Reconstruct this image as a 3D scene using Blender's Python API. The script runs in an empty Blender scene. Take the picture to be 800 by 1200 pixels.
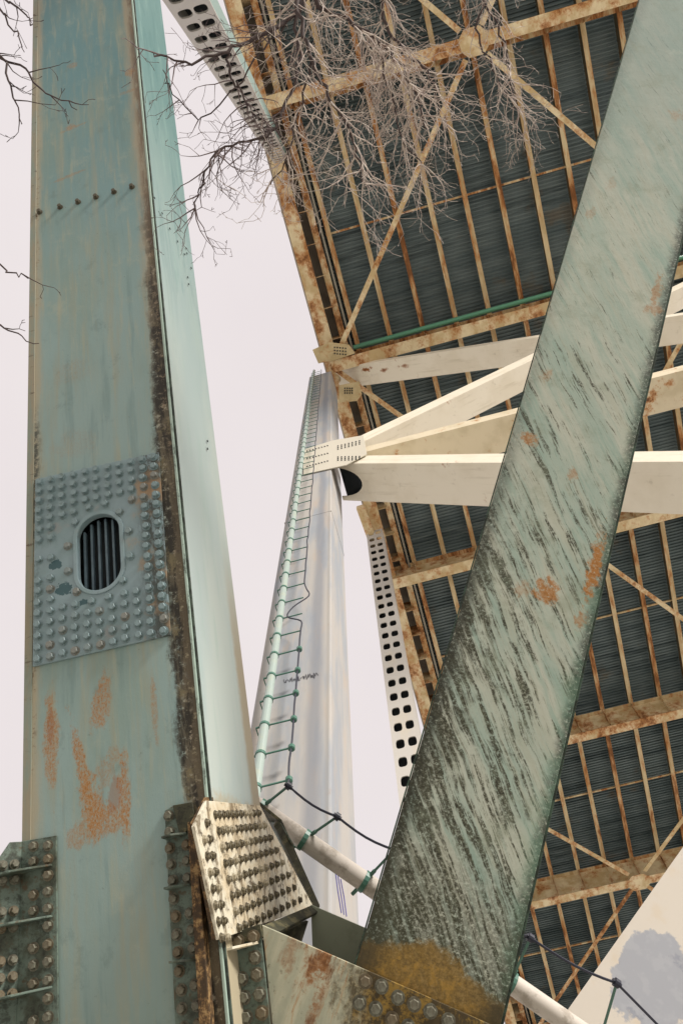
import bpy, bmesh, math, random
from mathutils import Vector, Matrix
random.seed(7)
C = bpy.context.scene.collection
PI = math.pi

# ------------------------------------------------------------------ camera
F = 970.0                      # focal length in photo pixels (photo is 800 x 1200)
def nv(*a): return Vector(a).normalized()
zc = nv(-12, 310, -970)
yc = nv(860, -3035, -970); yc = (yc - zc * yc.dot(zc)).normalized()
xc = yc.cross(zc)
R = Matrix((xc, yc, zc))       # camera axes -> world
CAM = Vector((0, 0, 1.6))
camd = bpy.data.cameras.new('camera')
cam = bpy.data.objects.new('camera', camd); C.objects.link(cam)
cam.matrix_world = Matrix.Translation(CAM) @ R.to_4x4()
camd.sensor_fit = 'VERTICAL'; camd.sensor_height = 36; camd.lens = F / 1200 * 36
camd.clip_start = 0.05; camd.clip_end = 5000
bpy.context.scene.camera = cam

def ray(px, py): return R @ Vector((px - 400, 600 - py, -F))
def P(px, py, d): return CAM + ray(px, py) * (d / F)
def onp(px, py, p0, n):
    r = ray(px, py); return CAM + r * ((p0 - CAM).dot(n) / r.dot(n))
def onY(px, py, Y): return onp(px, py, Vector((0, Y, 0)), Vector((0, 1, 0)))
def onH(px, py, h): return onp(px, py, Vector((0, 0, h + 1.6)), Vector((0, 0, 1)))

# ------------------------------------------------------------------ frames, meshes, objects
def frame(o, x, y):
    x = x.normalized(); y = (y - x * y.dot(x)).normalized(); z = x.cross(y)
    m = Matrix((x, y, z)).transposed().to_4x4(); m.translation = o
    return m
I4 = Matrix.Identity(4)

class MB:
    def __init__(s): s.bm = bmesh.new(); s.vec = []
    def v(s, p): return s.bm.verts.new(p)
    def face(s, vs):
        try: return s.bm.faces.new(vs)
        except ValueError: return None
    def hexa(s, p):            # p: 4 bottom + 4 top corners
        v = [s.v(q) for q in p]
        for f in ((0,1,2,3),(7,6,5,4),(0,4,5,1),(1,5,6,2),(2,6,7,3),(3,7,4,0)): s.face([v[i] for i in f])
        return s
    def box(s, a, b):
        x0,y0,z0 = a; x1,y1,z1 = b
        return s.hexa([Vector(q) for q in ((x0,y0,z0),(x1,y0,z0),(x1,y1,z0),(x0,y1,z0),(x0,y0,z1),(x1,y0,z1),(x1,y1,z1),(x0,y1,z1))])
    def prism(s, poly, e):
        a = [s.v(q) for q in poly]; b = [s.v(Vector(q) + e) for q in poly]; n = len(a)
        s.face(a); s.face(list(reversed(b)))
        for i in range(n): s.face([a[i], b[i], b[(i+1)%n], a[(i+1)%n]])
        return s
    def ring(s, outer, inner, e):   # plate with a hole; outer, inner same length
        n = len(outer); L = []
        for loop in (outer, inner): L.append(([s.v(q) for q in loop], [s.v(Vector(q) + e) for q in loop]))
        for i in range(n):
            j = (i+1) % n
            for k in (0, 1): s.face([L[0][k][i], L[0][k][j], L[1][k][j], L[1][k][i]])
            for q in (0, 1): s.face([L[q][0][i], L[q][0][j], L[q][1][j], L[q][1][i]])
        return s
    def tube(s, pts, rad, seg=8, cap=True):
        pts = [Vector(p) for p in pts]; n = len(pts)
        if not hasattr(rad, '__len__'): rad = [rad] * n
        prev = None; rings = []
        for i, p in enumerate(pts):
            t = (pts[min(i+1, n-1)] - pts[max(i-1, 0)])
            t = t.normalized() if t.length > 1e-9 else Vector((0,0,1))
            if prev is None:
                a = t.cross(Vector((0,0,1)) if abs(t.z) < .9 else Vector((1,0,0))).normalized()
            else:
                a = prev - t * prev.dot(t)
                a = a.normalized() if a.length > 1e-6 else t.orthogonal().normalized()
            prev = a; b = t.cross(a)
            rings.append([s.v(p + (a*math.cos(2*PI*k/seg) + b*math.sin(2*PI*k/seg)) * rad[i]) for k in range(seg)])
        for i in range(n-1):
            for k in range(seg):
                s.face([rings[i][k], rings[i][(k+1)%seg], rings[i+1][(k+1)%seg], rings[i+1][k]])
        if cap: s.face(list(reversed(rings[0]))); s.face(rings[-1])
        return s
    def obj(s, name, mat, parent=None, fr=I4, bevel=0, smooth=False):
        inv = fr.inverted()
        for v in s.bm.verts: v.co = inv @ v.co
        return s.objl(name, mat, parent, fr, bevel, smooth)
    def objl(s, name, mat, parent=None, fr=I4, bevel=0, smooth=False):   # verts already local
        bmesh.ops.recalc_face_normals(s.bm, faces=s.bm.faces)
        me = bpy.data.meshes.new(name); s.bm.to_mesh(me); s.bm.free()
        if smooth:
            for p in me.polygons: p.use_smooth = True
        me.materials.append(mat)
        o = bpy.data.objects.new(name, me); C.objects.link(o)
        put(o, fr, parent)
        if bevel:
            b = o.modifiers.new('bevel', 'BEVEL'); b.width = bevel; b.segments = 2; b.limit_method = 'ANGLE'; b.angle_limit = math.radians(40)
            b.harden_normals = False
        return o
def put(o, fr, parent):
    if parent is None: o.matrix_basis = fr; return
    o.parent = parent
    o.matrix_basis = WM[parent.name].inverted() @ fr
    WM[o.name] = fr
WM = {}
def thing(name, label, cat, loc, group=None):
    o = bpy.data.objects.new(name, None); C.objects.link(o); o.empty_display_size = .3
    m = Matrix.Translation(loc); o.matrix_basis = m; WM[o.name] = m
    o['label'] = label; o['category'] = cat; o['kind'] = 'thing'
    if group: o['group'] = group
    return o
def tag(o, label, cat, group=None):
    o['label'] = label; o['category'] = cat; o['kind'] = 'thing'
    if group: o['group'] = group
    return o
def kind(o, k): o['kind'] = k; return o
def copies(src, mats, parent):      # src: first object already placed; more placements as object copies
    for m in mats:
        c = src.copy(); C.objects.link(c)
        if 'label' in c and parent is not None: del c['label']
        put(c, m, parent)

def smoothpath(pts, n=5):
    out = []
    for i in range(len(pts)-1):
        p0_, p1__, p2__, p3 = pts[max(i-1,0)], pts[i], pts[i+1], pts[min(i+2,len(pts)-1)]
        for k in range(n):
            t = k/n; out.append(.5*((2*p1__) + (p2__-p0_)*t + (2*p0_-5*p1__+4*p2__-p3)*t*t + (3*p1__-p0_-3*p2__+p3)*t**3))
    out.append(pts[-1]); return out
# ------------------------------------------------------------------ materials
def lin(r, g, b):
    f = lambda c: (c/255/12.92) if c/255 <= .04045 else ((c/255+.055)/1.055)**2.4
    return (f(r), f(g), f(b), 1)
class X:
    """value in a node tree, with arithmetic"""
    def __init__(s, nt, so): s.nt = nt; s.so = so
    def _m(s, op, o=None, rev=False, clamp=False):
        n = s.nt.nodes.new('ShaderNodeMath'); n.operation = op; n.use_clamp = clamp
        a, b = (s, o) if not rev else (o, s)
        for i, q in enumerate((a, b)):
            if q is None: continue
            if isinstance(q, X): s.nt.links.new(q.so, n.inputs[i])
            else: n.inputs[i].default_value = q
        return X(s.nt, n.outputs[0])
    def __add__(s, o): return s._m('ADD', o)
    __radd__ = __add__
    def __sub__(s, o): return s._m('SUBTRACT', o)
    def __rsub__(s, o): return s._m('SUBTRACT', o, True)
    def __mul__(s, o): return s._m('MULTIPLY', o)
    __rmul__ = __mul__
    def __truediv__(s, o): return s._m('DIVIDE', o)
    def abs(s): return s._m('ABSOLUTE')
    def max(s, o): return s._m('MAXIMUM', o)
    def min(s, o): return s._m('MINIMUM', o)
    def sqrt(s): return s._m('SQRT')
    def sat(s): return s._m('ADD', 0.0, clamp=True)
    def ss(s, a, b, lo=0., hi=1.):
        n = s.nt.nodes.new('ShaderNodeMapRange'); n.interpolation_type = 'SMOOTHSTEP'
        s.nt.links.new(s.so, n.inputs['Value'])
        n.inputs['From Min'].default_value = a; n.inputs['From Max'].default_value = b
        n.inputs['To Min'].default_value = lo; n.inputs['To Max'].default_value = hi
        return X(s.nt, n.outputs[0])
class Mat:
    def __init__(s, name, rough=.55, metal=0., world=False, spec=.4):
        m = bpy.data.materials.new(name); m.use_nodes = True; s.m = m; nt = s.nt = m.node_tree
        s.b = nt.nodes['Principled BSDF']; s.b.inputs['Roughness'].default_value = rough
        s.b.inputs['Metallic'].default_value = metal; s.b.inputs['Specular IOR Level'].default_value = spec
        if world:
            g = nt.nodes.new('ShaderNodeNewGeometry'); src = g.outputs['Position']
        else:
            t = nt.nodes.new('ShaderNodeTexCoord'); src = t.outputs['Object']
        sp = nt.nodes.new('ShaderNodeSeparateXYZ'); nt.links.new(src, sp.inputs[0])
        s.x, s.y, s.z = (X(nt, sp.outputs[i]) for i in range(3))
        oi = nt.nodes.new('ShaderNodeObjectInfo'); s.rnd = X(nt, oi.outputs['Random'])
        s.c = None; s.h = None
    def vec(s, a, b, c):
        n = s.nt.nodes.new('ShaderNodeCombineXYZ')
        for i, q in enumerate((a, b, c)):
            if isinstance(q, X): s.nt.links.new(q.so, n.inputs[i])
            else: n.inputs[i].default_value = q
        return n.outputs[0]
    def noise(s, sx=1, sy=1, sz=1, scale=1, detail=5, rough=.6, off=0, coords=None, dist=0):
        a, b, c = coords or (s.x, s.y, s.z)
        n = s.nt.nodes.new('ShaderNodeTexNoise')
        s.nt.links.new(s.vec(a * sx + off, b * sy + off * .7, (c * sz) if isinstance(c, X) else c), n.inputs['Vector'])
        n.inputs['Scale'].default_value = scale; n.inputs['Detail'].default_value = detail; n.inputs['Roughness'].default_value = rough
        n.inputs['Distortion'].default_value = dist
        return X(s.nt, n.outputs['Fac'])
    def base(s, col): n = s.nt.nodes.new('ShaderNodeRGB'); n.outputs[0].default_value = col; s.c = n.outputs[0]
    def mix(s, fac, col):
        n = s.nt.nodes.new('ShaderNodeMix'); n.data_type = 'RGBA'
        s.nt.links.new(s.c, n.inputs[6])
        if isinstance(col, tuple): n.inputs[7].default_value = col
        else: s.nt.links.new(col, n.inputs[7])
        if isinstance(fac, X): s.nt.links.new(fac.so, n.inputs[0])
        else: n.inputs[0].default_value = fac
        n.clamp_factor = True
        s.c = n.outputs[2]
    def blob(s, cx, cy, rx, ry, nz, k=.8, hard=.35, rot=0.):
        dx = s.x - cx; dy = s.y - cy
        if rot:
            c, q = math.cos(rot), math.sin(rot); dx, dy = dx*c + dy*q, dy*c - dx*q
        dx = dx / rx; dy = dy / ry
        e = (dx*dx + dy*dy).sqrt() + (nz - .5) * (k * 2)
        return e.ss(1 + hard, 1 - hard, 0, 1) if False else (1 - e.ss(1 - hard, 1 + hard))
    def done(s, bump=.15, dist=.01, hs=None, rough=None):
        s.nt.links.new(s.c, s.b.inputs['Base Color'])
        if rough is not None: s.nt.links.new(rough.so, s.b.inputs['Roughness'])
        if hs is not None and bump:
            n = s.nt.nodes.new('ShaderNodeBump'); n.inputs['Strength'].default_value = bump; n.inputs['Distance'].default_value = dist
            s.nt.links.new(hs.so, n.inputs['Height']); s.nt.links.new(n.outputs[0], s.b.inputs['Normal'])
        return s.m

RUST = lin(176, 108, 50); RUSTD = lin(98, 60, 34); OCHRE = lin(158, 122, 48)
CREAM = lin(226, 210, 178)
def paint(name, col, col2, rust=.5, rsc=3., rough=.6, grime=None, gcol=lin(60,55,40), gsc=6., stretch=(1,1,1), rustcol=RUST, rw=.12, world=False, bump=.25):
    """weathered paint: two tones, rust patches (rust = share threshold), grime flecks"""
    m = Mat(name, rough, world=world)
    m.base(col)
    n1 = m.noise(*stretch, scale=1.3, detail=4)
    m.mix(n1.ss(.35, .65), col2)
    n2 = m.noise(*stretch, scale=rsc, detail=8, rough=.75, off=3.1)
    rs = n2 + (m.rnd - .5) * .12
    f = rs.ss(1 - rust - rw*.3, 1 - rust + rw)
    m.mix(f * .75, rustcol)
    m.mix(rs.ss(1 - rust + rw*.5, 1 - rust + rw*1.6) * .8, RUSTD)
    if grime is not None:
        n3 = m.noise(*stretch, scale=gsc, detail=9, rough=.75, off=9.7)
        m.mix(n3.ss(1 - grime, 1 - grime + .15) * .8, gcol)
    n4 = m.noise(scale=rsc*14, detail=3)
    return m.done(bump, .006, n4 * .5 + n2, (f * .3 + rough).sat())

# ------------------------------------------------------------------ world, sun
sc = bpy.context.scene
w = bpy.data.worlds.new('World'); sc.world = w; w.use_nodes = True
nt = w.node_tree; bg = nt.nodes['Background']
sky = nt.nodes.new('ShaderNodeTexSky'); sky.sky_type = 'NISHITA'; sky.sun_disc = False
SUN_EL, SUN_AZ = math.radians(27), math.radians(128)      # azimuth clockwise from +Y
sky.sun_elevation = SUN_EL; sky.sun_rotation = SUN_AZ
tc = nt.nodes.new('ShaderNodeTexCoord')
ns = nt.nodes.new('ShaderNodeTexNoise'); ns.inputs['Scale'].default_value = 2.2; ns.inputs['Detail'].default_value = 5
nt.links.new(tc.outputs['Generated'], ns.inputs['Vector'])
cr = nt.nodes.new('ShaderNodeMix'); cr.data_type = 'RGBA'
cr.inputs[6].default_value = (4.8, 4.35, 4.42, 1); cr.inputs[7].default_value = (5.6, 5.2, 5.15, 1)     # high overcast
nt.links.new(ns.outputs['Fac'], cr.inputs[0])
mx = nt.nodes.new('ShaderNodeMix'); mx.data_type = 'RGBA'; mx.inputs[0].default_value = .96
nt.links.new(sky.outputs[0], mx.inputs[6]); nt.links.new(cr.outputs[2], mx.inputs[7])
nt.links.new(mx.outputs[2], bg.inputs['Color']); bg.inputs['Strength'].default_value = .1
sd = bpy.data.lights.new('sun', 'SUN'); sd.energy = 2.9; sd.angle = math.radians(14); sd.color = (1, .95, .88)
so = bpy.data.objects.new('sun', sd); C.objects.link(so)
sv = Vector((math.sin(SUN_AZ)*math.cos(SUN_EL), math.cos(SUN_AZ)*math.cos(SUN_EL), math.sin(SUN_EL)))
so.rotation_euler = sv.to_track_quat('Z', 'Y').to_euler(); so.location = (-10, -10, 60)
sc.view_settings.view_transform = 'Standard'; sc.view_settings.look = 'None'
sc.view_settings.gamma = 1; sc.view_settings.exposure = .73

# ------------------------------------------------------------------ ground
gm = Mat('pale gravel', .9, world=True)
gm.base(lin(196, 193, 184)); g1 = gm.noise(scale=.15, detail=6); gm.mix(g1.ss(.4, .6), lin(180, 177, 168))
g2 = gm.noise(scale=14, detail=4); gm.mix(g2.ss(.55, .7) * .5, lin(120, 114, 104))
gmat = gm.done(.6, .02, g2)
b = MB(); b.hexa([Vector(q) for q in ((-1500,-1500,-.5),(1500,-1500,-.5),(1500,1500,-.5),(-1500,1500,-.5),(-1500,-1500,0),(1500,-1500,0),(1500,1500,0),(-1500,1500,0))])
kind(b.obj('ground', gmat), 'structure')
cm = Mat('concrete', .85); cm.base(lin(176, 170, 160)); c1 = cm.noise(scale=1.2, detail=8); cm.mix(c1.ss(.4,.7)*.5, lin(110,106,98))
concrete = cm.done(.3, .01, c1)

# ------------------------------------------------------------------ bolts
def hexbolt(name, mat, parent, fr, r=.021, h=.016, washer=True, shank=0):
    b = MB()
    if washer: b.tube([(0,0,0),(0,0,.004)], r*1.35, 16)
    z0 = .004 if washer else 0
    b.tube([(0,0,z0),(0,0,z0+h*.85),(0,0,z0+h)], [r, r, r*.86], 6)
    if shank: b.tube([(0,0,z0+h),(0,0,z0+h+shank*.9),(0,0,z0+h+shank)], [r*.55, r*.55, r*.42], 8)
    return b.objl(name, mat, parent, fr)
def bolt_set(name, pts, fr, mat, parent, limit=100, r=.021, h=.016, washer=True, shank=0, jit=.0):
    """pts: world points; fr supplies the orientation (z outwards)"""
    pts = sorted(pts, key=lambda p: (p - CAM).length)
    rot = fr.to_3x3().to_4x4()
    ms = [Matrix.Translation(p + Vector((random.uniform(-jit, jit), random.uniform(-jit, jit), 0))) @ rot @ Matrix.Rotation(random.uniform(0, 1), 4, 'Z')
          @ Matrix.Rotation(random.uniform(-.04, .04), 4, 'X') for p in pts]
    o = hexbolt(name, mat, parent, ms[0], r, h, washer, shank)
    copies(o, ms[1:limit], parent)
    if len(ms) > limit:
        b = MB()
        for m in ms[limit:]:
            b.tube([m @ Vector((0,0,0)), m @ Vector((0,0,.004))], r*1.35, 10)
            b.tube([m @ Vector((0,0,.004)), m @ Vector((0,0,h+.004))], r, 6)
            if shank: b.tube([m @ Vector((0,0,h)), m @ Vector((0,0,h+shank))], r*.55, 6)
        kind(b.obj('small_' + name + 's', mat, parent), 'stuff')
    return o

# ================================================================== LEFT LEG (inclined box)
g1v = (R @ nv(-346, 1685, -970)); u1 = (R @ nv(16160, 3880, 970)); v2 = (R @ nv(240, -350, -970))
n1 = u1.cross(g1v).normalized()
if n1.dot(ray(150, 600)) > 0: n1 = -n1
O1 = P(240, 935, 5.0)
F1 = lambda px, py, off=0.: onp(px, py, O1 + n1*off, n1)
n2 = g1v.cross(v2).normalized()
if n2.dot(ray(280, 900)) > 0: n2 = -n2
F2 = lambda px, py, off=0.: onp(px, py, O1 + n2*off, n2)
LF = frame(O1, u1, g1v)
if (LF.to_3x3() @ Vector((0,0,1))).dot(n1) < 0: print('frame flip')
Li = LF.inverted()
def l1(px, py): q = Li @ F1(px, py); return q.x, q.y
w1 = -l1(28.6, 985)[0]
w2v = F2(305, 940) - O1; w2v = w2v - g1v * w2v.dot(g1v)
SB = -(O1.z - .9) / g1v.z; ST = 13.0
leg = thing('steel_leg', 'broad teal box leg with riveted plate and oval grille, leaning over at the left', 'steel leg', Vector((O1 + g1v*SB).to_tuple()))

# front plate material
fm = Mat('teal weathered paint', .5)
fm.base(lin(138, 160, 158))
nlow = fm.noise(1, .35, 1, scale=1.6, detail=5)
ytop = l1(100, 60)[1]; ymid = l1(100, 500)[1]
fm.mix(fm.y.ss(ymid, ytop) * .75, lin(74, 124, 132))
fm.mix(nlow.ss(.42, .68) * .6, lin(122, 142, 132))
fine = fm.noise(14, 1.2, 3, scale=1.4, detail=6)
fm.mix(fine.ss(.50, .72) * .5, lin(160, 160, 138))
fm.mix((1 - fm.y.ss(-1.4, .2)) * .35, lin(112, 126, 112))
nst = fm.noise(5, .35, 1, scale=1.5, detail=7, rough=.65, off=21)
fm.mix(nst.ss(.48,.66) * .42, lin(150, 146, 122)); fm.mix(nst.ss(.46,.34) * .35, lin(96, 124, 124))
nbr = fm.noise(1, .8, 1, scale=3.2, detail=9, rough=.75, off=31); fm.mix(nbr.ss(.54,.70) * .35, lin(166, 168, 150)); fm.mix(nbr.ss(.44,.34) * .3, lin(92, 112, 108))
# stained left margin and dark right margin
nedge = fm.noise(9, 1.5, 1, scale=1.5, detail=8, rough=.7, off=5)
nsp = fm.noise(1, 1, 1, scale=16, detail=8, rough=.75, off=2)
ex = fm.x + w1 + (nedge - .5) * .12
fm.mix((1 - ex.ss(.05, .13)) * .75, lin(168, 154, 126))
fm.mix((1 - ex.ss(.03, .10)) * nsp.ss(.52, .62) * nlow.ss(.45, .55), lin(96, 70, 46))
ya, yb = l1(45, 620)[1], l1(45, 500)[1]
fm.mix((1 - ex.ss(.06, .12)) * fm.y.ss(ya-.3, ya) * (1 - fm.y.ss(yb-.1, yb+.3)) * nsp.ss(.40, .56) * .85, lin(58, 66, 62))
# band near the batten
yc0, yc1 = l1(170, 150)[1], l1(220, 940)[1]
er = (fm.x * -1) + (nedge - .5) * .16
bw = fm.y.ss(l1(200, 300)[1], l1(200, 560)[1], 0, 1)        # grows downwards
fm.mix((1 - er.ss(.05, .15)) * .75 * nst.ss(.3,.5), lin(166, 150, 124))
fm.mix((1 - er.ss(.03, .09)) * .7 * nedge.ss(.4,.55), lin(112, 88, 66))
dk = (1 - (er - bw * .06 + (nbr-.5)*.22).ss(.045, .11)) * nsp.ss(.36, .50) * fm.y.ss(l1(190, 170)[1], l1(190, 420)[1])
fm.mix(dk * .9, lin(74, 66, 50)); fm.mix(dk * nedge.ss(.42,.52) * .9, lin(30, 27, 20)); fm.mix(dk * nbr.ss(.52,.60) * .7, lin(122, 112, 84))
inner = (1 - (er).ss(.035, .06)) * fm.y.ss(l1(200, 480)[1], l1(200, 640)[1])
fm.mix(inner * nsp.ss(.3, .5) * .85, lin(94, 84, 66)); fm.mix(inner * nsp.ss(.54, .62) * .8, lin(150, 142, 118)); fm.mix(inner * nsp.ss(.44, .36) * .8, lin(44, 40, 32))
# rust blobs
nr = fm.noise(1.4, .6, 1, scale=9, detail=9, rough=.75, off=1.3)
nrf = fm.noise(2.6, 1.3, 1, scale=30, detail=8, rough=.8, off=4.3)
for (px, py, rx, ry, st, rot) in ((97,900,.034,.30,1,.22),(108,950,.075,.20,1,.1),(146,930,.038,.25,.95,0),(126,962,.12,.09,.9,0),(124,905,.05,.1,.45,0),(133,885,.04,.06,.4,0),(60,865,.05,.28,.9,0),(118,822,.06,.17,.9,-.2),(181,828,.02,.22,.55,0),(90,980,.08,.06,.6,0),
                          (85,150,.16,.02,.5,.2),(85,77,.06,.05,.5,.2),(82,206,.18,.02,.5,.2),(152,85,.05,.05,.7,0),(148,108,.09,.025,.5,.15),(85,435,.14,.12,.16,0),(90,520,.16,.12,.14,0),(82,149,.05,.035,.6,.2)):
    cx, cy = l1(px, py)
    m_ = fm.blob(cx, cy, rx, ry, nr, 1.7, .3, rot)
    fm.mix(m_ * nrf.ss(.38, .56) * (.85 * st), lin(164, 116, 62)); fm.mix(m_ * nrf.ss(.50, .64) * (.75 * st), lin(122, 80, 40))
for (px, py, rx, ry) in ((135,930,.04,.1),(60,850,.02,.12)):
    cx, cy = l1(px, py); fm.mix(fm.blob(cx, cy, rx, ry, nr, 1.6, .3) * .4, lin(140, 78, 40))
# fine specks
fm.mix(fm.noise(scale=30, detail=3, off=8).ss(.70, .76) * .5, lin(74, 80, 70))
teal = fm.done(.35, .006, nrf*.5 + nbr + fine*.4, (nr*.2 + .42).sat())

sm = Mat('pale teal side paint', .5)
sm.base(lin(166, 180, 178))
s1 = sm.noise(1, .25, 1, scale=2.2, detail=5)
sm.mix(s1.ss(.4, .65) * .55, lin(184, 192, 184))
sm.mix(sm.y.ss(ymid - 1.0, ytop + .6) * .95, lin(72, 114, 112)); s4 = sm.noise(3, .35, 3, scale=2, detail=5, off=33, dist=1.5); sm.mix(s4.ss(.52,.66) * sm.y.ss(ymid - .6, ytop) * .5, lin(58, 104, 104))
s2 = sm.noise(6, .8, 6, scale=1.6, detail=6, off=3, coords=(sm.z, sm.y, sm.x)); sm.mix(s2.ss(.5, .72) * .3, lin(140, 168, 158))
s3 = sm.noise(scale=9, detail=9, rough=.75, off=6)
sm.mix((1 - (sm.y + (s3 - .5)*.5).ss(-.05, .12)) * .7, lin(170, 150, 112))
sm.mix(((sm.z * -1) + (s3-.5)*.1).ss(.83, .92) * (1 - sm.y.ss(1.0, 2.4)) * .7, lin(150, 128, 92))
sidep = sm.done(.15, .006, s1 + s2*.3)

inner_d = Mat('dark interior', .8); inner_d.base(lin(38, 44, 48)); inner_dark = inner_d.done(0)  # near-black colour painting the shade inside openings; small bolts and plugs share it

# capsule opening (local coords of the front face)
cx0, cy0 = l1(117.5, 649); hwid = (Vector(l1(143, 645)) - Vector(l1(92, 653))).length / 2
yt, ybt = l1(117, 604)[1], l1(119.5, 693)[1]; cyc = (yt + ybt)/2; hlen = (yt - ybt)/2 - hwid
def capsule(extra=0., n=48, z=0.):
    out = []
    for k in range(n):
        a = 2*PI*(k+.5)/n; dx, dy = math.cos(a), math.sin(a)
        out.append(Vector((cx0 + dx*(hwid+extra), cyc + math.copysign(hlen, dy) + dy*(hwid+extra), z)))
    return out
def outer_match(poly, n=48, z=0.):
    """points of a convex polygon boundary (local) seen from the capsule centre at the same angles"""
    c = Vector((cx0, cyc)); res = []
    cap = capsule(n=n)
    for q in cap:
        d = Vector((q.x, q.y)) - c; best = None
        for i in range(len(poly)):
            a, b_ = Vector(poly[i]), Vector(poly[(i+1) % len(poly)]); e = b_ - a
            den = d.x*e.y - d.y*e.x
            if abs(den) < 1e-9: continue
            t = ((a.x-c.x)*e.y - (a.y-c.y)*e.x)/den; s_ = ((a.x-c.x)*d.y - (a.y-c.y)*d.x)/den
            if t > 0 and -1e-6 <= s_ <= 1+1e-6 and (best is None or t < best): best = t
        res.append(c + d*best)
    for p in poly:        # snap the nearest sample to each corner
        i = min(range(n), key=lambda k: (res[k]-Vector(p)).length); res[i] = Vector(p)
    return [Vector((q.x, q.y, z)) for q in res]
th = .03
y1, y2 = cyc - .9, cyc + .9
b = MB(); b.box((-w1, SB, -th), (0, y1, 0)); b.box((-w1, y2, -th), (0, ST, 0))
rect = [(-w1, y1), (0, y1), (0, y2), (-w1, y2)]
b.ring(outer_match(rect), capsule(), Vector((0,0,-th)))
fplate = b.objl('front_plate', teal, leg, LF)
W2 = Li.to_3x3() @ w2v
b = MB()
def side(a, c_, tvec):
    p = [Vector(a) , Vector(a) + tvec, Vector(c_) + tvec, Vector(c_)]
    q = [x_ + Vector((0, ST - .002, 0)) for x_ in p]; p = [x_ + Vector((0, SB + .002, 0)) for x_ in p]
    b.hexa(p + q)
side((-.004, 0, -th-.001), (-.004 + W2.x, 0, W2.z), Vector((-.03, 0, 0)))
b.objl('side_plate', sidep, leg, LF)
b = MB()
side((-w1+.004, 0, -th-.001), (-w1+.004 + W2.x, 0, W2.z), Vector((.03, 0, 0)))
side((-w1+.034+W2.x, 0, W2.z), (-.034+W2.x, 0, W2.z), Vector((0, 0, .03)))
b.objl('rear_plate', sidep, leg, LF)
# projecting batten and weld bead along the corner
bat = Mat('batten paint', .45); bat.base(lin(160, 180, 168)); n_ = bat.noise(3, 1, 3, scale=5, detail=8, rough=.75)
bat.mix(n_.ss(.50, .62) * .85 * (1 - bat.y.ss(2.2, 4.5)), lin(44, 52, 46)); batm = bat.done(.2, .004, n_)
b = MB(); b.box((.004, SB, -.012), (.022, ST, .012)); b.objl('corner_batten', batm, leg, LF, .003)
dm = Mat('black joint', .8); dm.base(lin(40, 46, 40)); nn = dm.noise(scale=12, detail=6); dm.mix(nn.ss(.45, .6)*.5, lin(88, 104, 92)); jointm = dm.done(.3, .004, nn)
b = MB(); b.box((.024, SB, -.030), (.036, ST, -.006)); b.objl('edge_seal', jointm, leg, LF, .003)
b = MB(); b.box((.006, SB, -.05), (.020, ST, -.014)); b.objl('weld_strip', batm, leg, LF, .003)
# left margin angle
b = MB(); b.box((-w1-.012, SB, -.03), (-w1+.045, ST, .006)); 
mm = Mat('stained margin', .6); mm.base(lin(130, 140, 128)); m1 = mm.noise(4, .6, 1, scale=3, detail=8, rough=.7); mm.mix(m1.ss(.38,.6)*.7, lin(150, 136, 112)); m2 = mm.noise(2, 7, 1, scale=2.5, detail=6, off=4)
mm.mix(m2.ss(.60,.68)*m1.ss(.4,.5)*.8, lin(78, 58, 40)); margin = mm.done(.25, .004, m2)
b.objl('margin_strip', margin, leg, LF, .003)

# splice plate
corners = [l1(40, 782), l1(201, 745), l1(187, 531), l1(43, 563)]
db_ = Mat('dark stained bolt', .6); db_.base(lin(84, 78, 64)); darkbolt = db_.done(0)
spm = Mat('splice plate paint', .42)
spm.base(lin(134, 154, 160)); p1 = spm.noise(scale=3, detail=7); spm.mix(p1.ss(.45,.6)*.6, lin(122, 146, 148)); spm.mix(p1.ss(.56,.68)*.5, lin(158, 150, 146))
p2 = spm.noise(1.5, .6, 1, scale=12, detail=9, rough=.78, off=2)
xs = spm.x * -1 + (p2-.5)*.30 + corners[1][0]
spm.mix((1 - xs.ss(.08, .22)) * p2.ss(.40,.52) * .85, lin(60, 60, 50)); spm.mix((1 - xs.ss(.0, .3)) * p2.ss(.54,.62) * .6, lin(48, 76, 74)); spm.mix(p2.ss(.60,.68) * .5, lin(96, 104, 104))
spm.mix((1 - xs.ss(.16, .30)) * p1.ss(.5,.62) * .7, lin(172, 142, 110))
spm.mix((1 - (spm.x + w1 + (p2-.5)*.2).ss(.06, .16)) * p2.ss(.5,.6) * .6, lin(60, 70, 68))
p4_ = spm.noise(scale=34, detail=3, off=6)
for (px, py, rx, ry) in ((66,663,.045,.035),(76,691,.06,.045),(99,707,.05,.022)):
    cx, cy = l1(px, py); spm.mix(spm.blob(cx, cy, rx, ry, p4_, 1.4, .05), lin(62, 92, 98))
splm = spm.done(.2, .004, p2 + p1)
b = MB(); b.ring(outer_match(corners, z=.018), capsule(.012, z=.018), Vector((0,0,-.017)))
spl = b.objl('splice_plate', splm, leg, LF, .003)
spr = thing  # (no separate thing: the plate belongs to the leg)
b = MB(); b.ring(capsule(.028, z=.028), capsule(-.004, z=.028), Vector((0,0,-.06)))
b.objl('hole_rim', splm, spl, LF, .006)
gr = MB()
nb = 6
for k in range(nb):
    x_ = cx0 - hwid + 2*hwid*(k+.5)/nb
    hh = math.sqrt(max(0, hwid**2 - (x_-cx0)**2)) + hlen - .005
    gr.box((x_-.009, cyc-hh, -.085), (x_+.009, cyc+hh, -.05))
grm = Mat('grille paint', .4); grm.base(lin(92, 112, 122)); gn = grm.noise(scale=8, detail=5); grm.mix(gn.ss(.4,.6)*.5, lin(64, 80, 92)); grille_m = grm.done(.1, .003, gn)
gr.objl('grille', grille_m, spl, LF, .003)
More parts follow.
